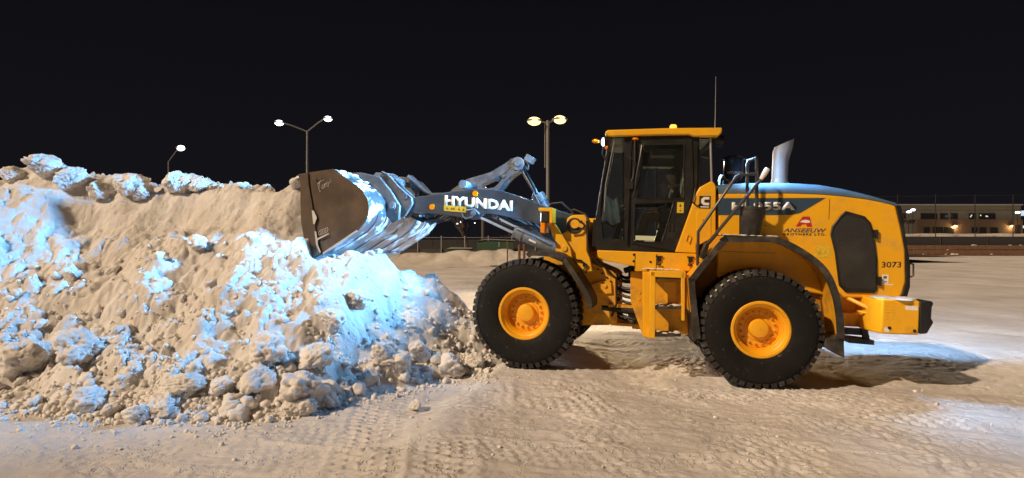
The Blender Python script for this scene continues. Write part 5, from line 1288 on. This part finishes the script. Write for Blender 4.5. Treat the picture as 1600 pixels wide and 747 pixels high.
# shovel
sp_ = [(x, -1.22-0.0*k, z) for k, (x, z) in enumerate(T['shovel'])]
SH = empty('shovel')
SH.matrix_world = LM @ Matrix.Translation(sp_[0])
tag(SH, 'long handled shovel propped slantwise in front of the rear fender with a pale grip', 'shovel')
rel = [tuple(np.array(p)-np.array(sp_[0])) for p in sp_]
b = MB(); b.tube([rel[1], rel[2], rel[3]], 0.024, 10); b.build('handle', M['galv'] if False else M['rail'], SH)
b = MB(); b.tube([rel[3], tuple((np.array(rel[3])+np.array(rel[4]))/2), rel[4]], [0.026, 0.038, 0.036], 12); b.build('grip', M['white'], SH)
b = MB(); b.prism([(-0.02,-0.05),(0.03,-0.06),(0.085,0.12),(0.075,0.17),(0.03,0.16),(-0.01,0.05)], -0.08, 0.08); b.build('blade', M['black'], SH, bevel=0.01)
# crumpled cloth behind the windscreen
def cloth_mesh():
    b = MB(); nx, nz = 14, 16; vs, fs = [], []
    for j in range(nz+1):
        for i in range(nx+1):
            u, v = i/nx, j/nz
            x = 0.30*u*(1-0.35*v) + 0.05*v; z = 0.40*v - 0.02
            y = 0.05*math.sin(9*u+3*v)+0.04*mnoise.noise(Vector((u*4, v*4, 1.3)))
            z += 0.03*math.sin(7*u)
            vs.append((x, y, z))
    for j in range(nz):
        for i in range(nx): fs.append((j*(nx+1)+i, j*(nx+1)+i+1, (j+1)*(nx+1)+i+1, (j+1)*(nx+1)+i))
    b.add(vs, fs); o = b.build('cloth', M['cloth'], smooth=60)
    s_ = o.modifiers.new('thickness', 'SOLIDIFY'); s_.thickness = 0.012
    return o
CL = cloth_mesh(); CL.matrix_world = LM @ Matrix.Translation((-2.27, -0.45, 2.30))
tag(CL, 'crumpled pale blue cloth heaped on the dash behind the windscreen', 'cloth')

# the driver
def skin_object(name, joints, bones, material, parent, root, sub=2):
    me = bpy.data.meshes.new(name)
    me.from_pydata([j[0] for j in joints], bones, [])
    o = bpy.data.objects.new(name, me); COL.objects.link(o)
    md = o.modifiers.new('skin', 'SKIN'); md.use_smooth_shade = True; md.branch_smoothing = 0.4
    for i, j in enumerate(joints):
        r = j[1] if isinstance(j[1], tuple) else (j[1], j[1])
        me.skin_vertices[0].data[i].radius = r
        me.skin_vertices[0].data[i].use_root = (i == root)
    sb = o.modifiers.new('sub', 'SUBSURF'); sb.levels = sub; sb.render_levels = sub
    dg = bpy.context.evaluated_depsgraph_get()
    m2 = bpy.data.meshes.new_from_object(o.evaluated_get(dg))
    bpy.data.objects.remove(o); bpy.data.meshes.remove(me)
    m2.name = name; m2.materials.clear(); m2.materials.append(material)
    m2.polygons.foreach_set('use_smooth', [True]*len(m2.polygons))
    o = bpy.data.objects.new(name, m2); COL.objects.link(o); o.parent = parent
    return o
PE = empty('person'); PE.matrix_world = LM @ Matrix.Translation((-1.13, 0.0, 2.36))
tag(PE, 'person seated at the controls in the cab wearing a dark jacket and khaki trousers', 'person')
# joints relative to the hips, facing -x; near arm is -y
J = [((0.03,0,0.05),0.10), ((0.05,0,0.25),0.10), ((0.04,0,0.46),0.10), ((0.02,0,0.56),0.05), ((0.0,0,0.62),0.052), ((-0.015,0,0.70),(0.085,0.075)), ((-0.01,0,0.785),(0.09,0.078)), ((0.005,0,0.845),(0.06,0.055))]
B_ = [(0,1),(1,2),(2,3),(3,4),(4,5),(5,6),(6,7)]
def add(j, parent_i):
    J.append(j); B_.append((parent_i, len(J)-1)); return len(J)-1
for s in (-1, 1):
    h = add(((0.0,s*0.10,0.02),0.085), 0); k_ = add(((-0.42,s*0.15,0.06),0.062), h); a_ = add(((-0.50,s*0.15,-0.36),0.042), k_); add(((-0.66,s*0.16,-0.43),0.035), a_)
    sh = add(((0.04,s*0.19,0.46),0.06), 2); el = add(((-0.06,s*0.25,0.20),0.045), sh); wr = add(((-0.30,s*0.20,0.14),0.03), el); pl = add(((-0.36,s*0.19,0.15),(0.032,0.022)), wr)
BODY = skin_object('body', J, B_, M['skin'], PE, 0)
for s in (-1, 1):
    for q in range(4):
        y = s*(0.165+0.02*q)
        L_ = (0.9, 1.0, 0.95, 0.78)[q]
        skin_object('finger', [((-0.375,y,0.155),0.009), ((-0.375-0.035*L_,y,0.165),0.0085), ((-0.375-0.055*L_,y,0.145),0.008), ((-0.375-0.05*L_,y,0.12),0.007)], [(0,1),(1,2),(2,3)], M['skin'], BODY, 0, 1)
    skin_object('thumb', [((-0.345,s*0.165,0.155),0.010), ((-0.365,s*0.14,0.165),0.009), ((-0.395,s*0.135,0.15),0.008)], [(0,1),(1,2)], M['skin'], BODY, 0, 1)
# face
b = MB(); b.prism([(-0.095,0.735),(-0.118,0.700),(-0.09,0.692)], -0.014, 0.014); b.build('nose', M['skin'], BODY, bevel=0.006)
for s in (-1, 1):
    b = MB(); b.ball((-0.088,s*0.033,0.738), (0.012,0.014,0.009), 6); b.build('eye', M['white'], BODY)
    b = MB(); b.ball((0.0,s*0.083,0.722), (0.02,0.012,0.032), 6); b.build('ear', M['skin'], BODY)
b = MB(); b.ball((-0.085,0,0.665), (0.014,0.026,0.006), 6); b.build('mouth', M['seat'], BODY)
b = MB(); b.ball((0.012,0,0.79), (0.103,0.09,0.085), 10); b.build('hair', M['hair'], BODY)
JK = [((0.03,0,0.04),0.14), ((0.05,0,0.24),0.145), ((0.05,0,0.42),0.145), ((0.03,0,0.55),0.075)]
BJ = [(0,1),(1,2),(2,3)]
for s in (-1, 1):
    i0 = len(JK); JK += [((0.05,s*0.20,0.45),0.082), ((-0.05,s*0.26,0.21),0.066), ((-0.26,s*0.21,0.15),0.048)]; BJ += [(2,i0),(i0,i0+1),(i0+1,i0+2)]
skin_object('jacket', JK, BJ, M['jacket'], PE, 0)
TJ = [((0.03,0,0.03),0.125)]; BT = []
for s in (-1, 1):
    i0 = len(TJ); TJ += [((-0.05,s*0.11,0.04),0.105), ((-0.42,s*0.16,0.07),0.088), ((-0.49,s*0.155,-0.30),0.064)]; BT += [(0,i0),(i0,i0+1),(i0+1,i0+2)]
skin_object('trousers', TJ, BT, M['khaki'], PE, 0)
for s in (-1, 1):
    b = MB(); b.prism([(-0.42,-0.42),(-0.44,-0.30),(-0.54,-0.32),(-0.60,-0.39),(-0.70,-0.42),(-0.70,-0.455),(-0.42,-0.455)], s*0.155-0.05, s*0.155+0.05); b.build('boot', M['black'], PE, bevel=0.02)
b = MB(); b.lathe([(0.085,0.535),(0.10,0.56),(0.085,0.60),(0.075,0.595)], (0.02,0,0), 'z', 16); b.build('scarf', M['galv'], PE)

# ------------------------------------------------------------------ street lamps
def lamp_head(root, tip, direction, lens, size, housing):
    d = Vector(direction).normalized(); ang = math.atan2(d.y, d.x)
    c = Vector(tip)
    b = MB(); b.obox(c, (size[0]*0.5, size[1]*0.45, 0.05), Euler((0, 0, ang)).to_matrix()); HD_ = b.build('lamp_head', housing, root, bevel=0.03)
    b = MB(); b.ball((0, 0, 0), (size[0]*0.5, size[1]*0.5, size[2]), 10)
    L = b.build('lamp_lens', lens, HD_); L.location = c+Vector((0, 0, -0.03)); L.rotation_euler = (0, 0, ang)
def light_spot(root, loc, energy, col, cone=130):
    # spots aimed over the lot as added fill for the machine's shadows; heads stay level
    ld = bpy.data.lights.new('lamp_light', 'SPOT'); lo = bpy.data.objects.new('lamp_light', ld); COL.objects.link(lo)
    ld.energy = energy; ld.color = col; ld.spot_size = R(64); ld.spot_blend = 1.0; ld.shadow_soft_size = 0.35
    lo.parent = root; lo.location = loc
    w = Vector((1.0, 3.0, 0.0)) - (Vector(root.location)+Vector(loc))
    lo.rotation_euler = w.to_track_quat('-Z', 'Y').to_euler()
def street_lamp(x, y, h, arms, lens, label, size, col, energy, rad=0.09, group=None):
    g = ground_at(x, y)
    r = empty('street_lamp', (x, y, g)); tag(r, label, 'street lamp', group)
    b = MB(); b.tube([(0,0,0),(0,0,h)], [rad, rad*0.6], 12); b.lathe([(rad*2.2,0),(rad*2.2,0.05),(rad*1.3,0.12),(rad*1.2,0.5)], (0,0,0), 'z', 12); b.build('pole', M['pole'], r)
    for dx, dy, dz in arms:
        b = MB(); b.tube([(0,0,h-0.05),(dx*0.55,dy*0.55,h+dz*0.66),(dx*0.85,dy*0.85,h+dz*0.97)], rad*0.45, 8); b.build('arm', M['pole'], r)
        lamp_head(r, (dx, dy, h+dz), (dx, dy, 0), lens, size, M['pole'])
        light_spot(r, (dx, dy, h+dz-0.22-size[2]), energy, col)
    return r
# twin sodium head pole behind the boom
r = empty('street_lamp', (2.05, 33.0, ground_at(2.05, 33))); tag(r, 'tall pole with two warm yellow lamp heads behind the boom and cab', 'street lamp')
b = MB(); b.tube([(0,0,0),(0,0,8.9)], [0.11, 0.085], 12); b.lathe([(0.25,0),(0.25,0.06),(0.14,0.15),(0.13,0.6)], (0,0,0), 'z', 12); b.build('pole', M['pole'], r)
b = MB(); b.tube([(-0.16,0.05,6.2),(-0.16,0.05,8.85)], 0.03, 8); b.tube([(0,0,6.3),(-0.16,0.05,6.3)], 0.02, 6); b.build('conduit', M['pole'], r)
for dx, dy, dz in ((-0.78, -0.1, 8.87), (0.72, 0.35, 9.05)):
    b = MB(); b.tube([(0,0,8.75),(dx*0.7,dy*0.7,dz)], 0.04, 8); b.build('arm', M['pole'], r)
    lamp_head(r, (dx, dy, dz), (dx, dy, 0), M['sodium'], (0.78, 0.6, 0.24), M['pole'])
    light_spot(r, (dx, dy, dz-0.4), 9000, (1.0, 0.72, 0.40))
street_lamp(-12.8, 36.0, 8.9, [(-1.55,-0.5,0.42), (1.17,0.4,0.86)], M['led_street'], 'street lamp with two white heads on a forked pole behind the bucket', (0.52, 0.40, 0.17), (0.9,0.9,1.0), 4500)
street_lamp(-32.8, 55.0, 9.5, [(1.30,-0.2,1.25)], M['led_street'], 'street lamp with a single white head on a bent arm behind the pile crest', (0.80, 0.5, 0.26), (0.9,0.9,1.0), 6000)
# far lamps under the boom
for px_x, z, y, lab in ((-20.6, 6.8, 150, 'far white lamp nearest the bucket seen under the boom'), (-16.1, 6.6, 170, 'far white lamp at the lower left of the close pair under the boom'), (-16.0, 7.4, 180, 'far white lamp at the upper right of the close pair under the boom'), (-14.2, 8.2, 220, 'faint far lamp seen beside the bare tree under the boom')):
    r = empty('far_lamp', (px_x, y, 0)); tag(r, lab, 'far lamp')
    b = MB(); b.tube([(0,0,0),(0,0,z)], 0.08, 6); b.build('pole', M['black'], r)
    s_ = 0.33 if 'faint' not in lab else 0.22
    b = MB(); b.ball((0, 0, z), (s_, s_*0.8, s_*0.7), 8); b.build('lamp_lens', M['led_street'], r)

# ------------------------------------------------------------------ left background: bank, fence, bin, tree
def bank_h(X, Y):
    c = 46 + 0.5*np.sin(X*0.25)
    w = 2.2
    h = (1.02 + 0.16*perlin(X*0.35, Y*0.1) + 0.22*clods(X*0.9, Y*0.9, 8) + 0.28*np.exp(-((X+0.6)/2.2)**2))
    return h*np.exp(-((Y-c)/w)**2*1.2) - 0.08
bank, _ = grid_object('snow_bank', axis((-34, 13, 0.12)), axis((42, 50, 0.16)), bank_h, M['farbank'])
tag(bank, 'low lumpy bank of plowed snow along the far fence on the left', 'snow bank')
field = grid_object('dark_field', np.array(geo(-1,1,2) if False else list(np.linspace(-900, 40, 40))), np.array([50.5, 56, 64, 80, 110, 160, 260, 500, 1400]), lambda X, Y: 0.5+0.0*X + 0.1*perlin(X*0.2, Y*0.2)+0.0*Y, mat('unlit_field_dark', (0.022, 0.022, 0.023), 0.9))[0]  # the lack of light beyond the fence is put into this dark ground colour
tag(field, 'dark unlit field beyond the fence', kind='structure')
FN = empty('chain_link_fence', (-10, 49, 0)); tag(FN, 'grey chain link fence behind the far snow bank under the boom', 'fence')
for k, x in enumerate(np.arange(-16.0, 12.5, 2.0)):
    b = MB(); b.tube([(x, 0, 0), (x, 0, 2.28)], 0.055, 8); b.ball((x,0,2.3), 0.07, 5); b.build('post', M['galv'], FN)
b = MB(); b.tube([(-16,0,2.22),(12.4,0,2.22)], 0.025, 6); b.tube([(-16,0,0.9),(12.4,0,0.9)], 0.015, 6); b.build('rail', M['galv'], FN)
b = MB()
hh = 2.2; dd = 0.14
for k in range(int(28.4/dd)):
    x = -16+k*dd
    for sg in (1, -1):
        xa, xb = (x, x+hh*0.9) if sg > 0 else (x+hh*0.9, x)
        b.add([(xa-0.006,0,0.0),(xa+0.006,0,0.0),(xb+0.006,0,hh),(xb-0.006,0,hh)], [(0,1,2,3)])
o = b.build('wire_mesh', M['rail'], FN, smooth=0); o['kind'] = 'stuff'
# dark windscreen fabric low on the fence
b = MB(); b.box((-16,0.05,0.2),(12.4,0.07,1.25)); b.build('privacy_fabric', mat('grey_fabric', (0.09, 0.085, 0.075), 0.9), FN)
# green bin
M['bin'] = mat('green_bin_paint', (0.03, 0.075, 0.045), 0.6, dirt=(0.06, 0.07, 0.05), dirt_amt=0.6, scale=2.0)
BN = empty('green_bin', (-1.55, 47.6, 0.0)); tag(BN, 'dark green metal bin half buried behind the far snow bank', 'bin')
b = MB(); b.box((-1.25,-0.8,0.2),(1.7,0.8,1.95)); b.build('body', M['bin'], BN, bevel=0.03)
b = MB(); b.prism([(-1.35,1.95),(-0.5,2.12),(1.8,2.02),(1.8,1.96),(-0.5,2.06)], -0.9, 0.9); b.build('lid', M['galv'], BN)
b = MB(); b.box((0.45,-0.84,1.45),(0.55,-0.8,1.85)); b.build('handle', M['galv'], BN)
GB = empty('green_bin', (-4.3, 47.5, 0.0)); tag(GB, 'low green lid edge poking out of the far snow bank beside the taller bin', 'bin')
b = MB(); b.box((-1.0,-0.6,0.2),(1.0,0.6,1.30)); b.build('body', M['bin'], GB, bevel=0.03)
b = MB(); b.prism([(-1.05,1.30),(-0.7,1.42),(1.05,1.38),(1.05,1.30)], -0.66, 0.66); b.build('lid', M['galv'], GB)
# thin stakes stuck in the lot
for x, y, h, lab in ((-0.30, 38.0, 2.0, 'thin dark stake standing in the snow left of the front fender'), (0.42, 33.0, 1.75, 'brown stake just above the front tyre'), (0.72, 34.0, 1.75, 'dark stake nearest the front fender above the tyre')):
    b = MB(); b.tube([(0,0,-0.2),(0,0,h)], 0.045 if 'thin' in lab else 0.075, 8); b.ball((0,0,h), 0.05, 5); o = b.build('marker_stake', M['wood'], None); o.location = (x, y, ground_at(x, y)); tag(o, lab, 'stake')
# bare trees
M['bark'] = mat('bare_bark', (0.10, 0.075, 0.055), 0.9, bump=0.3, bscale=12)
def bare_tree(name, x, y, z, h, seed, label, depth=4, spread=0.5, r0=0.16, cat='tree'):
    rt = random.Random(seed)
    root = empty(name, (x, y, z)); tag(root, label, cat)
    tr, br = MB(), MB()
    def grow(p, d, L, r, n):
        q = p + d*L
        mid = p + d*L*0.5 + Vector((rt.uniform(-1,1), rt.uniform(-1,1), rt.uniform(-0.3,0.3)))*L*0.06
        (tr if n == depth else br).tube([p, mid, q], [r, r*0.85, r*0.65], 6 if n > 2 else 4)
        if n == 0: return
        for k in range(rt.choice([2, 3, 3]) if n > 1 else 3):
            a = rt.uniform(0, 6.28); t = rt.uniform(0.6, 1.3)*spread
            nd = (d*math.cos(t) + Vector((math.cos(a), math.sin(a), rt.uniform(-0.1, 0.4)))*math.sin(t)).normalized()
            st = p + d*L*rt.uniform(0.55, 1.0) if k else q
            grow(st, nd, L*rt.uniform(0.55, 0.8), r*0.6, n-1)
    grow(Vector((0,0,0)), Vector((0.03,0,1)).normalized(), h*0.34, r0, depth)
    tr.build('trunk', M['bark'], root); br.build('crown', M['bark'], root)
    return root
bare_tree('bare_tree', -4.1, 52, 0.0, 4.6, 3, 'bare leafless tree standing beyond the far fence under the boom', 5, 0.36, 0.15)
bare_tree('bare_shrub', -0.3, 49.5, 0.3, 2.9, 8, 'bare brown shrub behind the far snow bank near the lift cylinder', 4, 0.7, 0.06, 'shrub')
UP = empty('utility_post', (-3.0, 60, 0)); tag(UP, 'dim grey post beyond the fence right of the bare tree', 'post')
b = MB(); b.tube([(0,0,0),(0,0,4.4)], 0.2, 8); b.build('post', mat('dim_post', (0.10, 0.09, 0.10), 0.8), UP)

# ------------------------------------------------------------------ right background: timber wall, barrier, ball fence, building
YW = 72.0
RW = empty('retaining_wall', (45, YW, 0)); tag(RW, 'low retaining wall of brown timbers at the far right edge of the lot', 'retaining wall')
zb = -0.35; rr = random.Random(2)
for k in range(3):
    x = -9.0
    while x < 62:
        L_ = rr.uniform(4.0, 6.0)
        b = MB(); b.box((x, -0.03*k+rr.uniform(-0.02,0.02), zb+0.56*k), (x+L_-0.03, 0.35, zb+0.56*k+0.54)); b.build('timber', M['wood'], RW, bevel=0.03)
        x += L_
b = MB()
for k in range(60):
    x = rr.uniform(-8, 60); z = zb+0.56*rr.choice([1,2,3])-0.01
    s_ = rr.uniform(0.08, 0.22); b.ball((x, -0.02 if z < 1.2 else 0.15, z), (s_*1.6, s_*0.6, s_*0.45), 5)
o = b.build('settled_snow', M['clod'], RW); o['kind'] = 'stuff'
BR = empty('black_barrier', (45, YW+0.6, 1.2)); tag(BR, 'black fabric barrier strip above the timber retaining wall', 'barrier')
for k in range(12):
    x = -9+6*k
    b = MB(); b.box((x, 0, -0.2), (x+5.97, 0.03, 1.22)); b.build('barrier_panel', M['seat'], BR)
    b = MB(); b.tube([(x, -0.05, -0.4), (x, -0.05, 1.25)], 0.04, 6); b.build('post', M['black'], BR)
BF = empty('ball_fence', (45, YW+0.9, 1.2)); tag(BF, 'tall dark chain link ball fence rising above the black barrier', 'fence')
M['fencedark'] = mat('dark_fence_steel', (0.012, 0.0115, 0.011), 0.7)
for x in (-2.6, 3.8, 8.6, 13.6, 18.4, 23.2):
    b = MB(); b.tube([(x, 0, -1.2), (x, 0, 6.55)], 0.05, 8); b.build('post', M['fencedark'], BF)
b = MB(); b.tube([(-8,0,6.1),(8.6,0,6.35),(30,0,6.6)], 0.03, 6); b.tube([(-8,0,4.5),(30,0,4.6)], 0.03, 6); b.build('rail', M['fencedark'], BF)
b = MB()
hh = 7.4; dd = 0.42
for k in range(int(40/dd)):
    x = -10+k*dd
    for sg in (1, -1):
        xa, xb = (x, x+hh*0.8) if sg > 0 else (x+hh*0.8, x)
        b.add([(xa-0.005,0.02,-1.0),(xa+0.005,0.02,-1.0),(xb+0.005,0.02,-1.0+hh),(xb-0.005,0.02,-1.0+hh)], [(0,1,2,3)])
o = b.build('wire_mesh', M['fencedark'], BF, smooth=0); o['kind'] = 'stuff'
ter, _ = grid_object('terrace', np.linspace(32, 160, 160), np.concatenate([np.linspace(73.4, 80, 12), np.linspace(82, 180, 30)]), lambda X, Y: 1.2+1.55*sstep(Y, 73.4, 77)+0.12*perlin(X*0.4, Y*0.4)+0.30*np.maximum(0, perlin(X*0.15+3, Y*0.3)), M['farbank'])
tag(ter, 'raised snow covered terrace behind the retaining wall', kind='structure')
YB = 110.0
BD = empty('building', (85, YB, 2.6)); tag(BD, 'two storey building with a pale upper floor and brown brick ground floor', 'building')
M['pale_wall'] = mat('pale_cladding', (0.085, 0.083, 0.075), 0.8, dirt=(0.06, 0.058, 0.052), dirt_amt=0.5, scale=0.6)
M['brick'] = mat('brown_brickwork', (0.055, 0.033, 0.024), 0.85, dirt=(0.04, 0.025, 0.018), dirt_amt=0.6, scale=0.8)
M['window_dark'] = mat('dark_window_glass', (0.012, 0.013, 0.014), 0.1)
b = MB(); b.box((-11.6,0,3.2),(12.2,14,5.95)); b.build('upper_wall', M['pale_wall'], BD)
b = MB(); b.box((-12.2,-0.04,5.95),(12.6,14.2,6.15)); b.build('roof_coping', M['galv'], BD)
b = MB(); b.box((-11.6,0.5,0),(-7.9,14,3.2)); b.build('wing_wall', M['pale_wall'], BD)
b = MB(); b.box((-7.9,-0.4,0),(12.2,13,3.2)); b.build('lower_wall', M['brick'], BD)
wins = [(-6.9,-3.9,3.42,4.35,0),(-3.2,-1.9,3.42,4.35,0),(-1.2,0.0,3.42,4.35,0),(2.3,3.5,3.42,4.35,0),(4.2,7.2,3.42,4.35,0),(-11.0,-9.9,3.5,4.3,0.0),
        (-4.9,-1.0,0.5,1.75,-0.4),(2.5,3.5,0.4,1.7,-0.4),(4.0,5.2,0.4,1.7,-0.4),(6.0,7.4,0.4,1.7,-0.4),(-6.6,-5.6,0.5,1.7,-0.4),(10.7,11.6,0.1,2.1,-0.4)]
for x0_, x1_, z0_, z1_, y in wins:
    b = MB(); t_ = 0.09
    b.box((x0_-t_,y-0.06,z0_-t_),(x1_+t_,y-0.002,z0_)); b.box((x0_-t_,y-0.06,z1_),(x1_+t_,y-0.002,z1_+t_)); b.box((x0_-t_,y-0.06,z0_),(x0_,y-0.002,z1_)); b.box((x1_,y-0.06,z0_),(x1_+t_,y-0.002,z1_))
    if x1_-x0_ > 2: b.box(((x0_+x1_)/2-0.04,y-0.06,z0_),((x0_+x1_)/2+0.04,y-0.002,z1_))
    w_ = b.build('window', M['black'], BD)
    b = MB(); b.box((x0_,y-0.03,z0_),(x1_,y-0.004,z1_)); b.build('pane', M['window_dark'], w_)
M['lit'] = mat_emit('window_spot_glow', (0.9, 0.95, 0.9), 0.8)  # for small glowing squares set on the window panes
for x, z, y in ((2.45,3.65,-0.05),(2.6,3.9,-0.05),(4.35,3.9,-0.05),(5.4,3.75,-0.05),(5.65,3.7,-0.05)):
    b = MB(); b.box((x,y-0.02,z),(x+0.22,y,z+0.22)); b.build('window_spot', M['lit'], BD)
for x in (-0.8, 9.9):
    b = MB(); b.prism([(x-0.35,2.0),(x+0.35,2.0),(x+0.12,2.35),(x-0.12,2.35)], -0.75, -0.42); WLp = b.build('wall_lamp', M['black'], BD)
    b = MB(); b.ball((x, -0.62, 1.98), (0.33, 0.16, 0.14), 8); b.build('lamp_lens', M['warm_lamp'], WLp)
    ld = bpy.data.lights.new('lamp_light', 'POINT'); lo = bpy.data.objects.new('lamp_light', ld); COL.objects.link(lo); ld.energy = 350; ld.color = (1, 0.6, 0.22); ld.shadow_soft_size = 0.15; lo.parent = BD; lo.location = (x, -0.9, 1.75)
for x, z, lab in ((75.5, 7.05, 'white lamp at the lower left of the pair in front of the building'), (76.3, 7.4, 'white lamp at the upper right of the pair in front of the building'), (96.2, 6.95, 'white lamp on the pole at the right end of the building')):
    r = empty('far_lamp', (x*0.93, 102, 2.6)); tag(r, lab, 'far lamp')
    b = MB(); b.tube([(0,0,0),(0,0,z-2.9)], 0.06, 6); b.build('pole', M['black'], r)
    b = MB(); b.ball((0, -0.1, z-2.85+0.1), (0.42, 0.3, 0.2), 8); b.build('lamp_lens', M['led_street'], r)
bare_tree('bare_shrub', 66.6, 98, 2.7, 5.0, 21, 'bare young tree in front of the pale wing of the building', 4, 0.5, 0.07, 'tree')
SG = empty('lit_sign', (98.6, 112, 2.6)); tag(SG, 'lit bluish sign post at the far right edge beyond the building', 'sign')
b = MB(); b.tube([(0,0,0),(0,0,5.4)], 0.12, 8); b.build('post', M['black'], SG)
M['sign_lit'] = mat_emit('sign_panel', (0.7, 0.85, 1.0), 0.9)
b = MB(); b.box((-0.7,-0.2,4.0),(0.9,-0.05,5.0)); b.box((-0.7,-0.2,1.6),(0.9,-0.05,2.1)); b.build('sign_panel', M['sign_lit'], SG)
